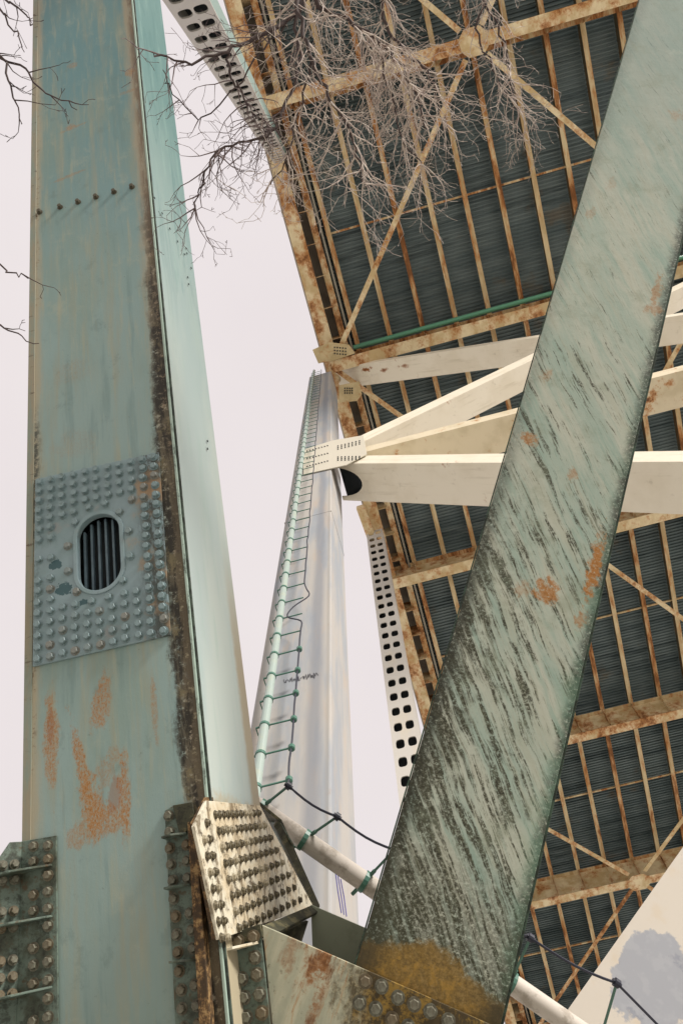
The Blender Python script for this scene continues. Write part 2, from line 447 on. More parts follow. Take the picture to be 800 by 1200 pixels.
b = MB(); b.prism([q for q in capsule(.03, z=-.14)], Vector((0,0,-.02))); b.objl('hole_backing', inner_dark, spl, LF)  # dark sheet added to paint the shade behind the grille
# bolts on the splice plate
bm_ = Mat('painted bolt', .45); bm_.base(lin(126, 146, 150)); bn = bm_.noise(scale=30, detail=4); bm_.mix(bn.ss(.5,.62)*.6, lin(96, 112, 108)); bm_.mix(bm_.rnd.ss(.8, .95)*.45, lin(130, 108, 84)); boltp = bm_.done(.1, .002, bn)
bl, br_, tr, tl = [Vector(c) for c in corners]
pts = []
nc, nrw = 11, 18
for i in range(nc):
    for j in range(nrw):
        s_ = (i+.45)/(nc-.1); t_ = (j+.5)/nrw
        q = (bl*(1-s_) + br_*s_)*(1-t_) + (tl*(1-s_) + tr*s_)*t_
        dx = abs(q.x-cx0); dy = max(0, abs(q.y-cyc)-hlen); dd = math.hypot(dx, dy) - hwid
        if dd < .12 or (2 <= i <= 8 and abs(q.y - cyc) < hlen + hwid + .03): continue
        if i in (0, 1) and j in (8, 10): continue
        pts.append(LF @ Vector((q.x + random.uniform(-.004,.004), q.y + random.uniform(-.004,.004), .018)))
for k in range(12):
    a = 2*PI*(k+.5)/12
    pts.append(LF @ Vector((cx0 + math.cos(a)*(hwid+.075), cyc + math.copysign(hlen, math.sin(a))*abs(math.sin(a)) + math.sin(a)*(hwid+.085), .018)))
bolt_set('row_bolt', [F1(50 + 21*k - (3 if k == 0 else 0), 249 - 5.9*k, .001) for k in range(6)], LF, darkbolt, fplate, 100, r=.021, h=.03)
bolt_set('bolt', pts, LF, boltp, spl, 100, r=.0245, h=.028)
# small drilled holes in the side plate
FR2 = frame(O1, v2, g1v)
if (FR2.to_3x3() @ Vector((0,0,1))).dot(n2) < 0: FR2 = frame(O1, -v2, g1v)
b = MB()
for (px, py) in ((181,232),(190,250),(199,268),(208,283),(216,298),(218,291),(219,297),(224,314),(220,325),(221,333),(243,517),(243,526)):
    c_ = F2(px, py, .003); b.tube([c_, c_ + n2*.006], .011, 8)
b.obj('plug', inner_dark, leg)

# ================================================================== RIGHT STRUT
g2v = R @ nv(871, 2380, -970)
Q2 = P(510, 1150, 4.75)
u2 = ray(650, 600).cross(g2v).normalized()
if (R.transposed() @ u2).x < 0: u2 = -u2
u2 = Matrix.Rotation(math.radians(4), 3, g2v) @ u2
nS = u2.cross(g2v).normalized()
if nS.dot(ray(600, 700)) > 0: nS = -nS
SF = frame(Q2, u2, g2v); Si = SF.inverted()
if (SF.to_3x3() @ Vector((0,0,1))).dot(nS) < 0: print('strut flip')
FS = lambda px, py, off=0.: onp(px, py, Q2 + nS*off, nS)
def l2(px, py): q = Si @ FS(px, py); return q.x, q.y
xl = l2(417, 1130)[0]; xr = l2(602.5, 1130)[0]
strut = thing('diagonal_strut', 'mossy green steel strut streaked with black grime, crossing the picture at the right', 'steel strut', Vector(FS(510, 1300).to_tuple()))
tm = Mat('mossy green strut paint', .62)
a_ = math.radians(36); ca, sa = math.cos(a_), math.sin(a_)
al = tm.x*sa - tm.y*ca; pe = tm.x*ca + tm.y*sa
wob = tm.noise(scale=1.2, detail=3, off=7)
pe2 = pe + (wob - .5)*.11
tm.base(lin(158, 174, 162))
t0 = tm.noise(3, .6, 1, scale=1.5, detail=6, coords=(pe2, al, 0.)); 
tm.mix(t0.ss(.40,.62)*.9, lin(182, 186, 172)); 
t1 = tm.noise(6, .5, 1, scale=2.6, detail=7, rough=.65, coords=(pe2, al, 3.)); tm.mix(t1.ss(.50,.66)*.6, lin(136, 162, 150))
tm.mix(t1.ss(.36,.48, 1, 0)*.5, lin(170, 172, 154))
ylo = l2(510, 1100)[1]; yhi = l2(700, 150)[1]
down = tm.y.ss(ylo, yhi, 1, 0)                       # 1 at the foot
left = ((tm.x - xl) / (xr - xl)).sat()
spk = tm.noise(scale=44, detail=8, rough=.8, off=3)
spk2 = tm.noise(scale=9, detail=9, rough=.72, off=11)
st1 = tm.noise(11, .75, 1, scale=2.6, detail=8, rough=.68, coords=(pe2, al, 8.))
st2 = tm.noise(18, .9, 1, scale=2.1, detail=7, rough=.7, coords=(pe2, al, 5.))
st3 = tm.noise(34, 2.2, 1, scale=2.2, detail=6, rough=.7, coords=(pe2, al, 15.))
nmt = tm.noise(scale=3, detail=8, rough=.7, off=41)
up_bias = tm.y.ss(l2(560, 850)[1], l2(640, 450)[1])
amt = st1*1.25 - .105 + (down - .5)*.12 + (1 - left)*down*.13 + (spk2-.5)*.25
fdk = (amt*.8 + st3*.22 + (nmt-.5)*.22 - .01).ss(.575, .68)
tm.mix(st3.ss(.54,.64) * spk2.ss(.40,.55) * .45, lin(112, 116, 92)); tm.mix(fdk * spk.ss(.38, .50) * .9, lin(64, 62, 40))
tm.mix(fdk * spk.ss(.48, .58) * .8, lin(28, 28, 19))
tm.mix((st2 + (down-.5)*.08 + (spk2-.5)*.2).ss(.58,.68) * spk.ss(.34,.5) * .65, lin(86, 88, 66))
tm.mix(tm.y.ss(l2(690,300)[1], l2(760,40)[1]) * .6, lin(122, 142, 136))
tm.mix(nmt.ss(.52,.66)*.4, lin(130, 140, 120)); tm.mix(nmt.ss(.44,.34)*.3, lin(176, 182, 170))
# dark edges
el = tm.x - xl + (spk2-.5)*.14; er2 = (xr - tm.x) + (spk2-.5)*.14
ydk = tm.y.ss(l2(500, 780)[1], l2(620, 400)[1], 1, 0)
tm.mix((1 - el.ss(.01, .12)) * (ydk*.75+.25) * spk.ss(.34,.5)*.95, lin(38, 40, 30))
tm.mix((1 - el.ss(.0, .42)) * down * ydk * spk2.ss(.42,.56)*.7 * st1.ss(.34,.5), lin(48, 48, 32))
tm.mix((1 - er2.ss(.0, .09)) * (1-tm.y.ss(l2(750,250)[1], l2(780,120)[1])) * spk.ss(.36,.5)*.9, lin(40, 46, 34))
tm.mix((1 - er2.ss(.02, .16)) * down * .35 * nmt.ss(.4,.55), lin(112, 156, 132))
# lower dark field and ochre foot
bt = tm.y + (spk2-.5)*.55 + (st1-.5)*.9
tm.mix((1 - bt.ss(l2(500,1110)[1], l2(520,960)[1])) * spk.ss(.38,.54)*.65, lin(54, 56, 38))
oc = (tm.y + (spk2-.5)*.35 + ((left-.45).abs())*.35)
focre = 1 - oc.ss(l2(500,1112)[1], l2(500,1092)[1])
tm.mix(focre * .9, lin(134, 104, 40)); tm.mix(focre * spk.ss(.42,.6)*.65, lin(74, 62, 34)); tm.mix(focre*spk2.ss(.5,.62)*.6, lin(160, 124, 50))
tm.mix(focre * (1-el.ss(.02,.2)) * .8, lin(44, 42, 28)); tm.mix(focre * (1-er2.ss(.02,.22)) * .8, lin(44, 42, 28))
nrs = tm.noise(1, .6, 1, scale=24, detail=8, rough=.72, off=5, coords=(pe2, al, 2.))
for (px, py, rx, ry, st, rot) in ((696,664,.035,.19,1,0),(640,693,.07,.07,.9,-.5),(619,514,.05,.045,.8,0),(671,556,.03,.05,.5,0),(769,340,.03,.12,.6,0),(765,362,.05,.05,.5,0),(612,690,.04,.06,.35,0),(640,440,.03,.05,.4,0),(692,250,.03,.06,.3,0),(716,215,.03,.06,.2,0),(792,135,.05,.05,.3,0),(680,727,.03,.05,.6,0)):
    cx, cy = l2(px, py); bl_ = tm.blob(cx, cy, rx*1.1, ry*1.1, nrs, 2.4, .45, rot) * st; tm.mix(bl_ * spk.ss(.32,.5), lin(166, 112, 50)); tm.mix(bl_ * spk.ss(.5,.62)*.7, lin(112, 72, 34))
strutm = tm.done(.35, .006, spk2 + spk*.4, (spk*.3+.45).sat())
SB2, ST2 = l2(510, 1340)[1], l2(770, -60)[1] + 6
b = MB(); b.box((xl, SB2, -.024), (xr, ST2, 0)); b.objl('front_plate', strutm, strut, SF, .004)
em = Mat('dark strut edge', .75); em.base(lin(62, 82, 68)); e1 = em.noise(scale=10, detail=8, rough=.8); em.mix(e1.ss(.42,.56)*.85, lin(30, 34, 26)); edgem = em.done(.4, .005, e1)
b = MB(); b.box((xl+.012, SB2, -.72), (xl+.034, ST2, -.0245)); b.box((xr-.034, SB2, -.72), (xr-.012, ST2, -.0245)); b.objl('web_plate', edgem, strut, SF)
b = MB(); b.box((xl, SB2, -.744), (xr, ST2, -.7201)); b.objl('rear_plate', edgem, strut, SF, .004)
b = MB(); b.box((xr+.002, SB2, -.05), (xr+.020, ST2, -.028)); b.box((xl-.012, SB2, -.016), (xl-.002, ST2, -.002)); b.objl('edge_bead', edgem, strut, SF, .003)

# ================================================================== GUSSETS AROUND THE LEG FOOT
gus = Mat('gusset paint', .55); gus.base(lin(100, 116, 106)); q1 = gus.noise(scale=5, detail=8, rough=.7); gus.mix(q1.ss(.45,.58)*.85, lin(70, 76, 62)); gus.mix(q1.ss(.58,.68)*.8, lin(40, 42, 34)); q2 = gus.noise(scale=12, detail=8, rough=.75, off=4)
gus.mix(q2.ss(.54,.64)*.75, lin(84, 66, 44)); gus.mix(q2.ss(.38,.50,1,0)*.75, lin(44, 48, 40)); gusm = gus.done(.3, .005, q2)  # the black mottling also stands in for shade in the recesses
rb = Mat('rusty bolt', .6); rb.base(lin(112, 112, 98)); rn = rb.noise(scale=28, detail=5); rb.mix(rn.ss(.42,.6)*.8, lin(78, 72, 58)); rb.mix(rb.rnd.ss(.5,1.)*.5, lin(104, 84, 56)); rboltm = rb.done(.2, .003, rn)
rf = Mat('rusty flange', .7); rf.base(lin(124, 94, 58)); r1 = rf.noise(1.5, 1, 1.5, scale=14, detail=9, rough=.78); rf.mix(r1.ss(.42,.54)*.92, lin(52, 40, 26)); rf.mix(r1.ss(.40,.47,1,0)*.5, lin(176, 150, 104)); rustf = rf.done(.4, .006, r1)
mo = Mat('mossy dark plate', .75); mo.base(lin(62, 62, 46)); k1 = mo.noise(scale=9, detail=9, rough=.75); mo.mix(k1.ss(.5,.6)*.7, lin(112, 106, 76)); mo.mix(k1.ss(.38,.46,1,0)*.8, lin(34, 34, 26)); mossm = mo.done(.4, .006, k1)

def shelf(a, c_, n, depth, t, nm, mat, parent):
    """small triangular stiffener standing out of a plate along a->c"""
    ax = (c_ - a); up = n.cross(ax).normalized()
    poly = [a, a + n*depth, a + n*depth + ax*.45, c_ + n*.02, c_]
    b = MB(); b.prism(poly, up*t); return b.obj(nm, mat, parent, LF, .002)

gb = thing('gusset_bracket', 'bolted teal gusset with three shelf stiffeners on the left edge of the big leg', 'bracket', F1(30, 1300), 'bolted gussets at the leg foot')
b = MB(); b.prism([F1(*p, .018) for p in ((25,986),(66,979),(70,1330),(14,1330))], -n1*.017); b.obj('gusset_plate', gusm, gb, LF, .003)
pa, pb = F1(26, 986, .02), F1(16, 1330, .02)
fd = (P(2, 1000, (pa-CAM).dot(-R.col[2] if False else ray(400,600).normalized())*.97) - pa)
lp = pa - u1*.10 + n1*.10; lq = pb - u1*.10 + n1*.10
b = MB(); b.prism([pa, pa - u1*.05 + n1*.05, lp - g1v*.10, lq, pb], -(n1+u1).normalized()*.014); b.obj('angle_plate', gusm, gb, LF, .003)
b = MB(); b.prism([lp - g1v*.10, lq, lq - u1*.2, lp - u1*.2 - g1v*.2], -n1*.014); b.obj('side_plate', mossm, gb, LF, .003)
for (y0_, y1_) in ((1033, 1015), (1092, 1075), (1176, 1158), (1262, 1244)):
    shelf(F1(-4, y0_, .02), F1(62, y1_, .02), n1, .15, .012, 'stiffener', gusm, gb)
pts = [F1(57, y, .019) for y in (991,1007,1026,1045,1065,1085,1107,1127,1149,1170,1192,1214)] + [F1(40, y, .019) for y in (992,1010,1049,1068,1111,1131,1153,1197,1219)]
bolt_set('bolt', pts, LF, rboltm, gb, 60, r=.024, h=.03)
n45 = (n1 + u1).normalized(); AF = frame(pa, g1v.cross(n45), g1v)
if (AF.to_3x3() @ Vector((0,0,1))).dot(n45) < 0: AF = frame(pa, -g1v.cross(n45), g1v)
pts = []
for k in range(9):
    for s_ in (.3, .78):
        if k in (2, 5): continue
        pts.append(pa - g1v*(.13 + .085*k) + (n1-u1)*(.10*s_) + n45*.002)
bolt_set('bolt', pts, AF, rboltm, gb, 60, r=.022, h=.03)

gc = thing('gusset_bracket', 'narrow bolted gusset with rust-edged flange between the teal leg and the studded plate', 'bracket', F1(225, 1300), 'bolted gussets at the leg foot')
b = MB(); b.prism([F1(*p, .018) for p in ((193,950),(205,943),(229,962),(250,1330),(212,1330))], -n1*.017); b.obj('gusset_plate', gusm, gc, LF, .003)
b = MB(); b.prism([F1(225,966,.02), F1(234,964,.02), F1(262,1330,.02), F1(247,1330,.02)], n1*.085); b.obj('flange', rustf, gc, LF, .004)
b = MB(); b.prism([F1(*p, .021) for p in ((203,944),(226,940),(230,964),(212,982))], n1*.012); b.obj('dark_cap', mossm, gc, LF, .004)
for a, c_ in (((196,985),(220,978)), ((199,1044),(224,1038)), ((205,1129),(234,1126)), ((213,1222),(245,1218))):
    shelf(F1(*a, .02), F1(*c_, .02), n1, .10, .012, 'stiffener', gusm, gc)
pts = [F1(x_, y_, .019) for x_, y_ in ((198,956),(199,975),(199.5,994),(201,1013),(203,1032),(204,1053),(206.5,1074),(207.5,1095),(209,1116),(210.5,1138),(213,1160),(213.5,1182),(216,1204),
      (219,990),(219.5,1009),(220.5,1029),(223,1070),(225,1090),(226.5,1111),(229,1154),(231,1178),(233,1200))]
bolt_set('bolt', pts, LF, rboltm, gc, 60, r=.024, h=.03)

# studded plate on the side face
ND = thing('studded_plate', 'cream rust-stained gusset plate covered with rows of stud bolts below the pale side face', 'steel plate', F2(300, 1100))
cp = Mat('stained cream plate', .55); cp.base(lin(214, 208, 188)); c1_ = cp.noise(scale=4, detail=8, rough=.7); cp.mix(c1_.ss(.42,.6)*.7, lin(196, 176, 140)); c2_ = cp.noise(scale=11, detail=9, rough=.78, off=3)
cp.mix(c2_.ss(.52,.62)*.85, lin(70, 56, 36)); cp.mix(c2_.ss(.40,.48,1,0)*.5, lin(216, 212, 194))
c3_ = cp.noise(3,.8,3, scale=3, detail=8, rough=.75, off=6); cp.mix(c3_.ss(.50,.62)*.75, lin(92, 74, 46)); creamp = cp.done(.3, .005, c2_)
NP = [(228,968),(242,938),(305,944),(367,1062),(257,1101)]
b = MB(); b.prism([F2(*p, .045) for p in NP], -n2*.02); npl = b.obj('plate', creamp, ND, FR2, .003)
b = MB(); b.prism([F2(*p, .024) for p in ((226,965),(242,934),(250,934),(262,1101),(252,1101))], -n2*.02); b.obj('rear_ply', rustf, ND, FR2, .003)
pts = []
for j in range(8):
    t_ = j/7
    A_ = Vector((246 + 23*t_, 955 + 134*t_)); B_ = Vector((301 + 50*t_*.93, 953 + 100*t_))
    for k in range(11):
        s_ = .04 + k*.091
        if s_ > .97: continue
        q = A_*(1-s_) + B_*s_
        pts.append(F2(q.x + 4 + 3*t_, q.y, .046))
    for off in (-12, -6):
        if j == 0 and off == -12: continue
        q = A_ + Vector((off + 2, 1 - off*.1)); pts.append(F2(q.x, q.y + 8, .046))
N2F = FR2
stm = Mat('shade toned stud paint', .5); stm.base(lin(112, 104, 84)); sn_ = stm.noise(scale=30, detail=4); stm.mix(sn_.ss(.46,.56)*.85, lin(48, 42, 32)); stm.mix(stm.rnd.ss(.75,.95)*.6, lin(190,180,156)); studm = stm.done(.1, .002, sn_)  # darker than the plate: stud shading is put into the colour
bolt_set('stud_bolt', pts, N2F, studm, npl, 100, r=.020, h=.017, shank=.006)
b = MB()
pv = [P(303,942,6.05), P(327,962,5.95)]
an = thing('edge_angle', 'dark mossy steel angle down the right edge of the studded plate', 'steel angle', P(365, 1062, 6.9))
p0 = P(303, 942, 6.1); p1_ = P(372, 1062, 6.9); p2_ = P(328, 963, 6.02); nA = (p1_-p0).cross(p2_-p0).normalized()
if nA.dot(ray(330, 1000)) > 0: nA = -nA
fa = lambda px, py, o=0.: onp(px, py, p0 + nA*o, nA)
b = MB(); b.prism([fa(*p) for p in ((302,942),(328,963),(373,1063),(357,1068),(322,986))], -nA*.02); b.obj('angle_leg', mossm, an, LF, .003)
b = MB(); b.prism([fa(*p, .012) for p in ((326,962),(330,966),(375,1062),(371,1064))], nA*.05); b.obj('angle_lip', mossm, an, LF, .003)
b = MB(); b.prism([fa(*p, .002) for p in ((317,962),(329,964),(345,990),(325,1000),(320,988))], nA*.012); b.obj('cover_plate', gusm, an, LF, .003)
AFm = frame(p0, (p1_-p0).normalized(), nA.cross((p1_-p0)).normalized())
if (AFm.to_3x3() @ Vector((0,0,1))).dot(nA) < 0: AFm = frame(p0, -(p1_-p0).normalized(), nA.cross((p1_-p0)).normalized())
bolt_set('bolt', [fa(326,966,.014)] + [fa(339+6.2*k, 1003+13*k, .002) for k in range(5)], AFm, rboltm, an, 60, r=.026, h=.026)

# trough that takes the strut foot
tr_ = thing('foot_trough', 'open steel trough of two rust-streaked gusset plates holding the foot of the mossy strut', 'steel trough', FS(450, 1400))
ft = Mat('rust streaked trough paint', .55); ft.base(lin(178, 176, 154)); f1_ = ft.noise(3, .7, 3, scale=2.5, detail=7); ft.mix(f1_.ss(.42,.6)*.7, lin(146, 150, 132))
f2_ = ft.noise(7, .8, 5, scale=2.6, detail=9, rough=.75, off=2); ft.mix(f2_.ss(.55,.66)*.75, lin(160, 110, 60))
f3_ = ft.noise(scale=14, detail=8, rough=.75)
TFp = FS(307, 1084, .03); 
def lt(px, py): q = Si @ FS(px, py, .03); return q.x, q.y
nb_ = ft.noise(2, .6, 1, scale=13, detail=8, rough=.7, off=9)
for (px, py, rx, ry, st) in ((372,1130,.07,.14,1),(368,1180,.035,.3,.8),(340,1120,.05,.1,.5)):
    cx, cy = lt(px, py); bl_ = ft.blob(cx, cy, rx, ry, nb_, 2.2, .5)*st; ft.mix(bl_*f3_.ss(.38,.52)*.9, lin(142, 92, 46)); ft.mix(bl_*f3_.ss(.5,.62)*.8, lin(92, 56, 28))
cx, cy = lt(500, 1190); ft.mix(ft.blob(cx, cy, .42, .30, nb_, .7, .35), lin(138, 110, 46)); ft.mix(ft.blob(cx, cy, .5, .34, nb_, .7, .35)*f3_.ss(.42,.54)*.9, lin(50, 42, 26))
ft.mix(ft.noise(scale=25, detail=5, off=7).ss(.62,.7)*.5, lin(80, 72, 52)); troughm = ft.done(.3, .005, f3_ + f2_)
b = MB(); b.prism([FS(*p, .036) for p in ((307,1084),(480,1159),(575,1201),(660,1245),(690,1450),(345,1450))], -nS*.028); b.obj('front_gusset', troughm, tr_, SF, .003)
bk = Mat('sage back plate', .55); bk.base(lin(150, 156, 136)); k2_ = bk.noise(scale=3, detail=8, rough=.7); bk.mix(k2_.ss(.45,.65)*.7, lin(122, 128, 108)); backm = bk.done(.2, .005, k2_)
b = MB(); b.prism([FS(*p, -.78) for p in ((364,1060),(427,1087),(560,1143),(566,1420),(378,1420))], -nS*.025); b.obj('back_gusset', backm, tr_, SF, .003)
fa0, fa1 = FS(307,1084,.008), FS(345,1450,.008); ba0, ba1 = FS(364,1060,-.778), FS(400,1420,-.778)
rr = (ba0-fa0).normalized()
b = MB(); b.prism([fa0 - g2v*.10, ba0 - g2v*.10, ba0 - g2v*1.6, fa0 - g2v*1.6], u2*.02); b.obj('end_diaphragm', mossm, tr_, SF, .003)
b = MB(); b.prism([FS(256,1100,.01), FS(307,1085,.01), FS(364,1061,-.775), FS(372,1068,-.775), FS(322,1094,.008)], -g2v*.02)
b.obj('top_angle', mossm, tr_, SF, .003)
upF = frame(Q2, u2, g2v)
pts = [FS(421,1175,.037), FS(440,1182,.037), FS(428,1150,.037), FS(447,1156,.037), FS(466,1169,.037), FS(459,1194,.037), FS(485,1177,.037), FS(504,1185,.037), FS(525,1196,.037), FS(478,1203,.037), FS(498,1212,.037)]
bolt_set('bolt', pts, SF, rboltm, tr_, 60, r=.030, h=.028)
# lower joint face left of the trough
lj = thing('joint_plate', 'short bolted plate with a shelf stiffener under the studded plate', 'steel plate', F1(290, 1400), 'bolted gussets at the leg foot')
kk = FS(307, 1086, .03); off3 = (kk - O1).dot(n1); print('off3', off3)
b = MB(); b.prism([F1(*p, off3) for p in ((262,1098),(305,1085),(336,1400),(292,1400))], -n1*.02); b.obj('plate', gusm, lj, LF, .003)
b = MB(); b.prism([F1(*p, off3+.004) for p in ((250,1101),(263,1097),(290,1400),(274,1400))], n1*.10); b.obj('flange', creamp, lj, LF, .003)
b = MB(); b.prism([F1(*p, off3+.002) for p in ((255,1099),(306,1083),(309,1098),(258,1113))], n1*.03); b.obj('top_angle', mossm, lj, LF, .003)
shelf(F1(262,1118,off3+.02), F1(303,1106,off3+.02), n1, .14, .014, 'stiffener', creamp, lj)
bolt_set('bolt', [F1(x_, y_, off3+.001) for x_, y_ in ((299,1122),(301.5,1142),(304.5,1165),(307,1187),(309,1210),(284,1147),(286.6,1169),(289,1192),(291,1215))] + [F1(279,1103,off3+.033), F1(297,1098,off3+.033)], LF, rboltm, lj, 60, r=.029, h=.03)

# ================================================================== CONCRETE BASE under leg/strut
fb_ = FS(400, 1500); 
b = MB(); c0 = Vector((O1 + g1v*SB).to_tuple())
b.prism([Vector((c0.x-1.6, c0.y-1.0, -.1)), Vector((c0.x+2.6, c0.y-1.0, -.1)), Vector((c0.x+2.6, c0.y+2.2, -.1)), Vector((c0.x-1.6, c0.y+2.2, -.1))], Vector((0,0,1.1)))
tag(b.obj('concrete_footing', concrete, None, Matrix.Translation(c0), .03), 'broad concrete footing under the teal leg and the mossy strut', 'footing', 'concrete footings')

# ================================================================== FAR COLUMN
CX0, CX1, CY0, CY1 = -2.75, -1.59, 5.8, 6.98
CF = frame(Vector((CX1, CY0, 1.6)), Vector((1,0,0)), Vector((0,0,1)))     # z of frame = -Y
col = thing('bridge_column', 'tall pale steel column with blue-grey staining rising to the edge of the deck', 'column', Vector((-2.17, 6.39, .9)))
km = Mat('pale stained column paint', .75); km.base(lin(172, 168, 163))
h1 = km.noise(1.5, .18, 1.5, scale=1.2, detail=5); km.mix(h1.ss(.42,.60)*.75, lin(142, 150, 160)); h2 = km.noise(2, .35, 2, scale=1.5, detail=6, off=4); km.mix(h2.ss(.52,.68)*.55, lin(176, 160, 144))
km.mix((1 - ((km.x + .24).abs() + (h2-.5)*.12).ss(.03, .16)) * .65, lin(122, 126, 134))
km.mix((1 - (km.x + .05).abs().ss(.0,.05)) * .35, lin(140, 134, 122))
h3 = km.noise(3, .5, 3, scale=5, detail=8, rough=.7, off=8); km.mix(h3.ss(.6,.7)*.4, lin(150, 124, 96)); colm = km.done(.12, .006, h1+h3)
b = MB(); b.box((CX0, CY0, .9), (CX1, CY1, 44.08)); b.obj('shaft', colm, col, CF, .03)
b = MB()
for z_ in (20.5,): b.box((CX0-.006, CY0-.006, z_), (CX1+.006, CY1+.006, z_+.03))
b.obj('joint_seam', colm, col, CF)
b = MB(); b.box((CX0-.35, CY0-.35, .84), (CX1+.35, CY1+.35, .9)); b.obj('base_plate', colm, col, CF, .01)
gpl = MB(); poly = [onY(x_, y_, CY0-.012) for x_, y_ in ((355,528),(390,517),(426,511),(430,533),(405,546),(356,557))]
gpl.prism(poly, Vector((0,-.03,0))); 
pg = Mat('perforated gusset', .5); pg.base(lin(200, 194, 178)); pgm = pg.done(0)
gpl.obj('gusset_band', pgm, col, CF, .004)
pts = []
for k in range(7):
    for m in range(3):
        pts.append(onY(396 + k*4.2, 523 - k*1.0 + m*1.9, CY0-.043)); pts.append(onY(396 + k*4.2, 536 - k*.1 + m*1.9*(1 if k<5 else .9), CY0-.043))
for k in range(8):
    for m in range(3): pts.append(onY(360+k*3.4, 529 - k*.9 + m*9, CY0-.043))
bolt_set('bolt', pts, frame(Vector((0,0,0)), Vector((1,0,0)), Vector((0,0,1))), inner_dark, col, 100, r=.022, h=.03, washer=False)
# scribbled marks
sc_m = Mat('dark marker', .7); sc_m.base(lin(54, 52, 60)); scm = sc_m.done(0)
b = MB(); 
rs_ = random.Random(3); ptsx = smoothpath([onY(333 + 1.05*k + rs_.uniform(-1.3,1.3), 798 - .2*k + (2.2 if k % 2 else -2.2)*rs_.uniform(.3,1.5), CY0-.006) for k in range(38)], 3)
b.tube(ptsx, .0032, 4); b.obj('scrawl', scm, col, CF)
pm = Mat('violet marker', .7); pm.base(lin(92, 88, 158)); pmm = pm.done(0)
b = MB()
for k in range(3): b.tube([onY(392+k*3, 1022+k*4, CY0-.004), onY(396+k*3, 1045+k*3, CY0-.004), onY(398+k*3, 1072+k*2, CY0-.004)] if False else
    [onp(393+k*3, 1022+k*4, Vector((CX1+.006,0,0)), Vector((1,0,0))), onp(396+k*3.5, 1045+k*3, Vector((CX1+.006,0,0)), Vector((1,0,0))), onp(400+k*3, 1070+k*2, Vector((CX1+.006,0,0)), Vector((1,0,0)))], .005, 4)
b.obj('scrawl', pmm, col, CF)

# cap gusset at the deck
cap_m = paint('rusty cream steel', lin(206, 188, 148), lin(182, 162, 120), rust=.47, rsc=1.6, grime=.38, gsc=3)
hz = 42.4
b = MB(); b.prism([onH(*p, hz) for p in ((366,410),(386,401),(409,404),(416,414),(396,421),(373,426))], Vector((0,0,.05))); b.obj('cap_gusset', cap_m, col, I4, .01)
b = MB(); b.prism([onH(*p, 41.6) for p in ((397,452),(421,447),(424,462),(418,470),(397,472))], Vector((0,0,.12))); b.obj('side_gusset', cap_m, col, I4, .01)
bolt_set('cap_bolt', [onH(392+(k%5)*3.2, 407+(k//5)*3.6+ (k%5)*.3, hz-.001) for k in range(15)] + [onH(404+(k%4)*2.8, 455+(k//4)*2.8, 41.59) for k in range(12)], Matrix.Rotation(PI, 4, 'X'), inner_dark, col, 60, r=.04, h=.04, washer=False)
b = MB(); b.box((CX0-.9, CY0-.9, -.1), (CX1+.9, CY1+.9, .84)); tag(b.obj('concrete_footing', concrete, None, I4, .03), 'square concrete footing under the tall pale column', 'footing', 'concrete footings')

# pipe with rungs and cable on the column
gp = Mat('pale green pipe paint', .4); gp.base(lin(158, 172, 166)); w_ = gp.noise(scale=4, detail=6); gp.mix(w_.ss(.5,.65)*.5, lin(170, 176, 158)); pipem = gp.done(.1, .004, w_)
ga = Mat('green bracket paint', .4); ga.base(lin(72, 112, 98)); armm = ga.done(0)
bc = Mat('black cable rubber', .5); bc.base(lin(40, 42, 56)); cabm = bc.done(0)
RX = -2.38; RY = CY0 - .22
pipe = thing('climbing_rail', 'pale green pipe with rungs and a black cable running up the tall column', 'rail', Vector((RX, RY, 1.0)))
px0 = onY(318, 793, RY).x
b = MB(); b.tube([Vector((px0, RY, 1.0)), Vector((px0, RY, 44.3))], .062, 14); b.obj('pipe', pipem, pipe, Matrix.Translation(Vector((px0, RY, 1))), smooth=False)
armL = (onY(350, 770, RY).x - px0)
def arm_mb(puck):
    b = MB()
    b.tube([(0,0,-.025),(0,0,.025)], .072, 14)
    b.box((.05,-.009,-.009), (armL,.009,.009)); b.box((-.12,-.01,-.012), (-.06,.01,.012))
    b.tube([(-.12,.009,0),(-.12,.21,0)], .009, 6)
    if puck: b.tube([(armL,0,-.04),(armL,0,-.028),(armL,0,.028),(armL,0,.04)], [.03,.045,.045,.028], 12)
    return b
z_ = onY(318, 793, RY).z
zs = [z_ + .66*k for k in range(-4, 60) if z_ + .66*k < 43.9]
pts_low = [z for z in zs if z < 13.5]; 
for nm, lst, pk in (('rung', pts_low, True), ('rung', [z for z in zs if z >= 13.5], False)):
    ms = [Matrix.Translation(Vector((px0, RY, z))) @ Matrix.Rotation(random.uniform(-.03,.03), 4, 'Y') for z in lst]
    o = arm_mb(pk).objl(nm, armm, pipe, ms[0]); copies(o, ms[1:], pipe)
b = MB(); cx_ = px0 + armL; cp_ = []
for k, z in enumerate(zs):
    wv = .0
    if k in (len(pts_low)+1, len(pts_low)+2): wv = (-.26, .10)[k - len(pts_low) - 1]
    cp_.append(Vector((cx_ + wv, RY - .01, z))); cp_.append(Vector((cx_ + wv*.6 + random.uniform(-.015,.015), RY - .02, z + .33)))
b.tube(smoothpath(cp_, 4), .013, 6); b.obj('cable', cabm, pipe)

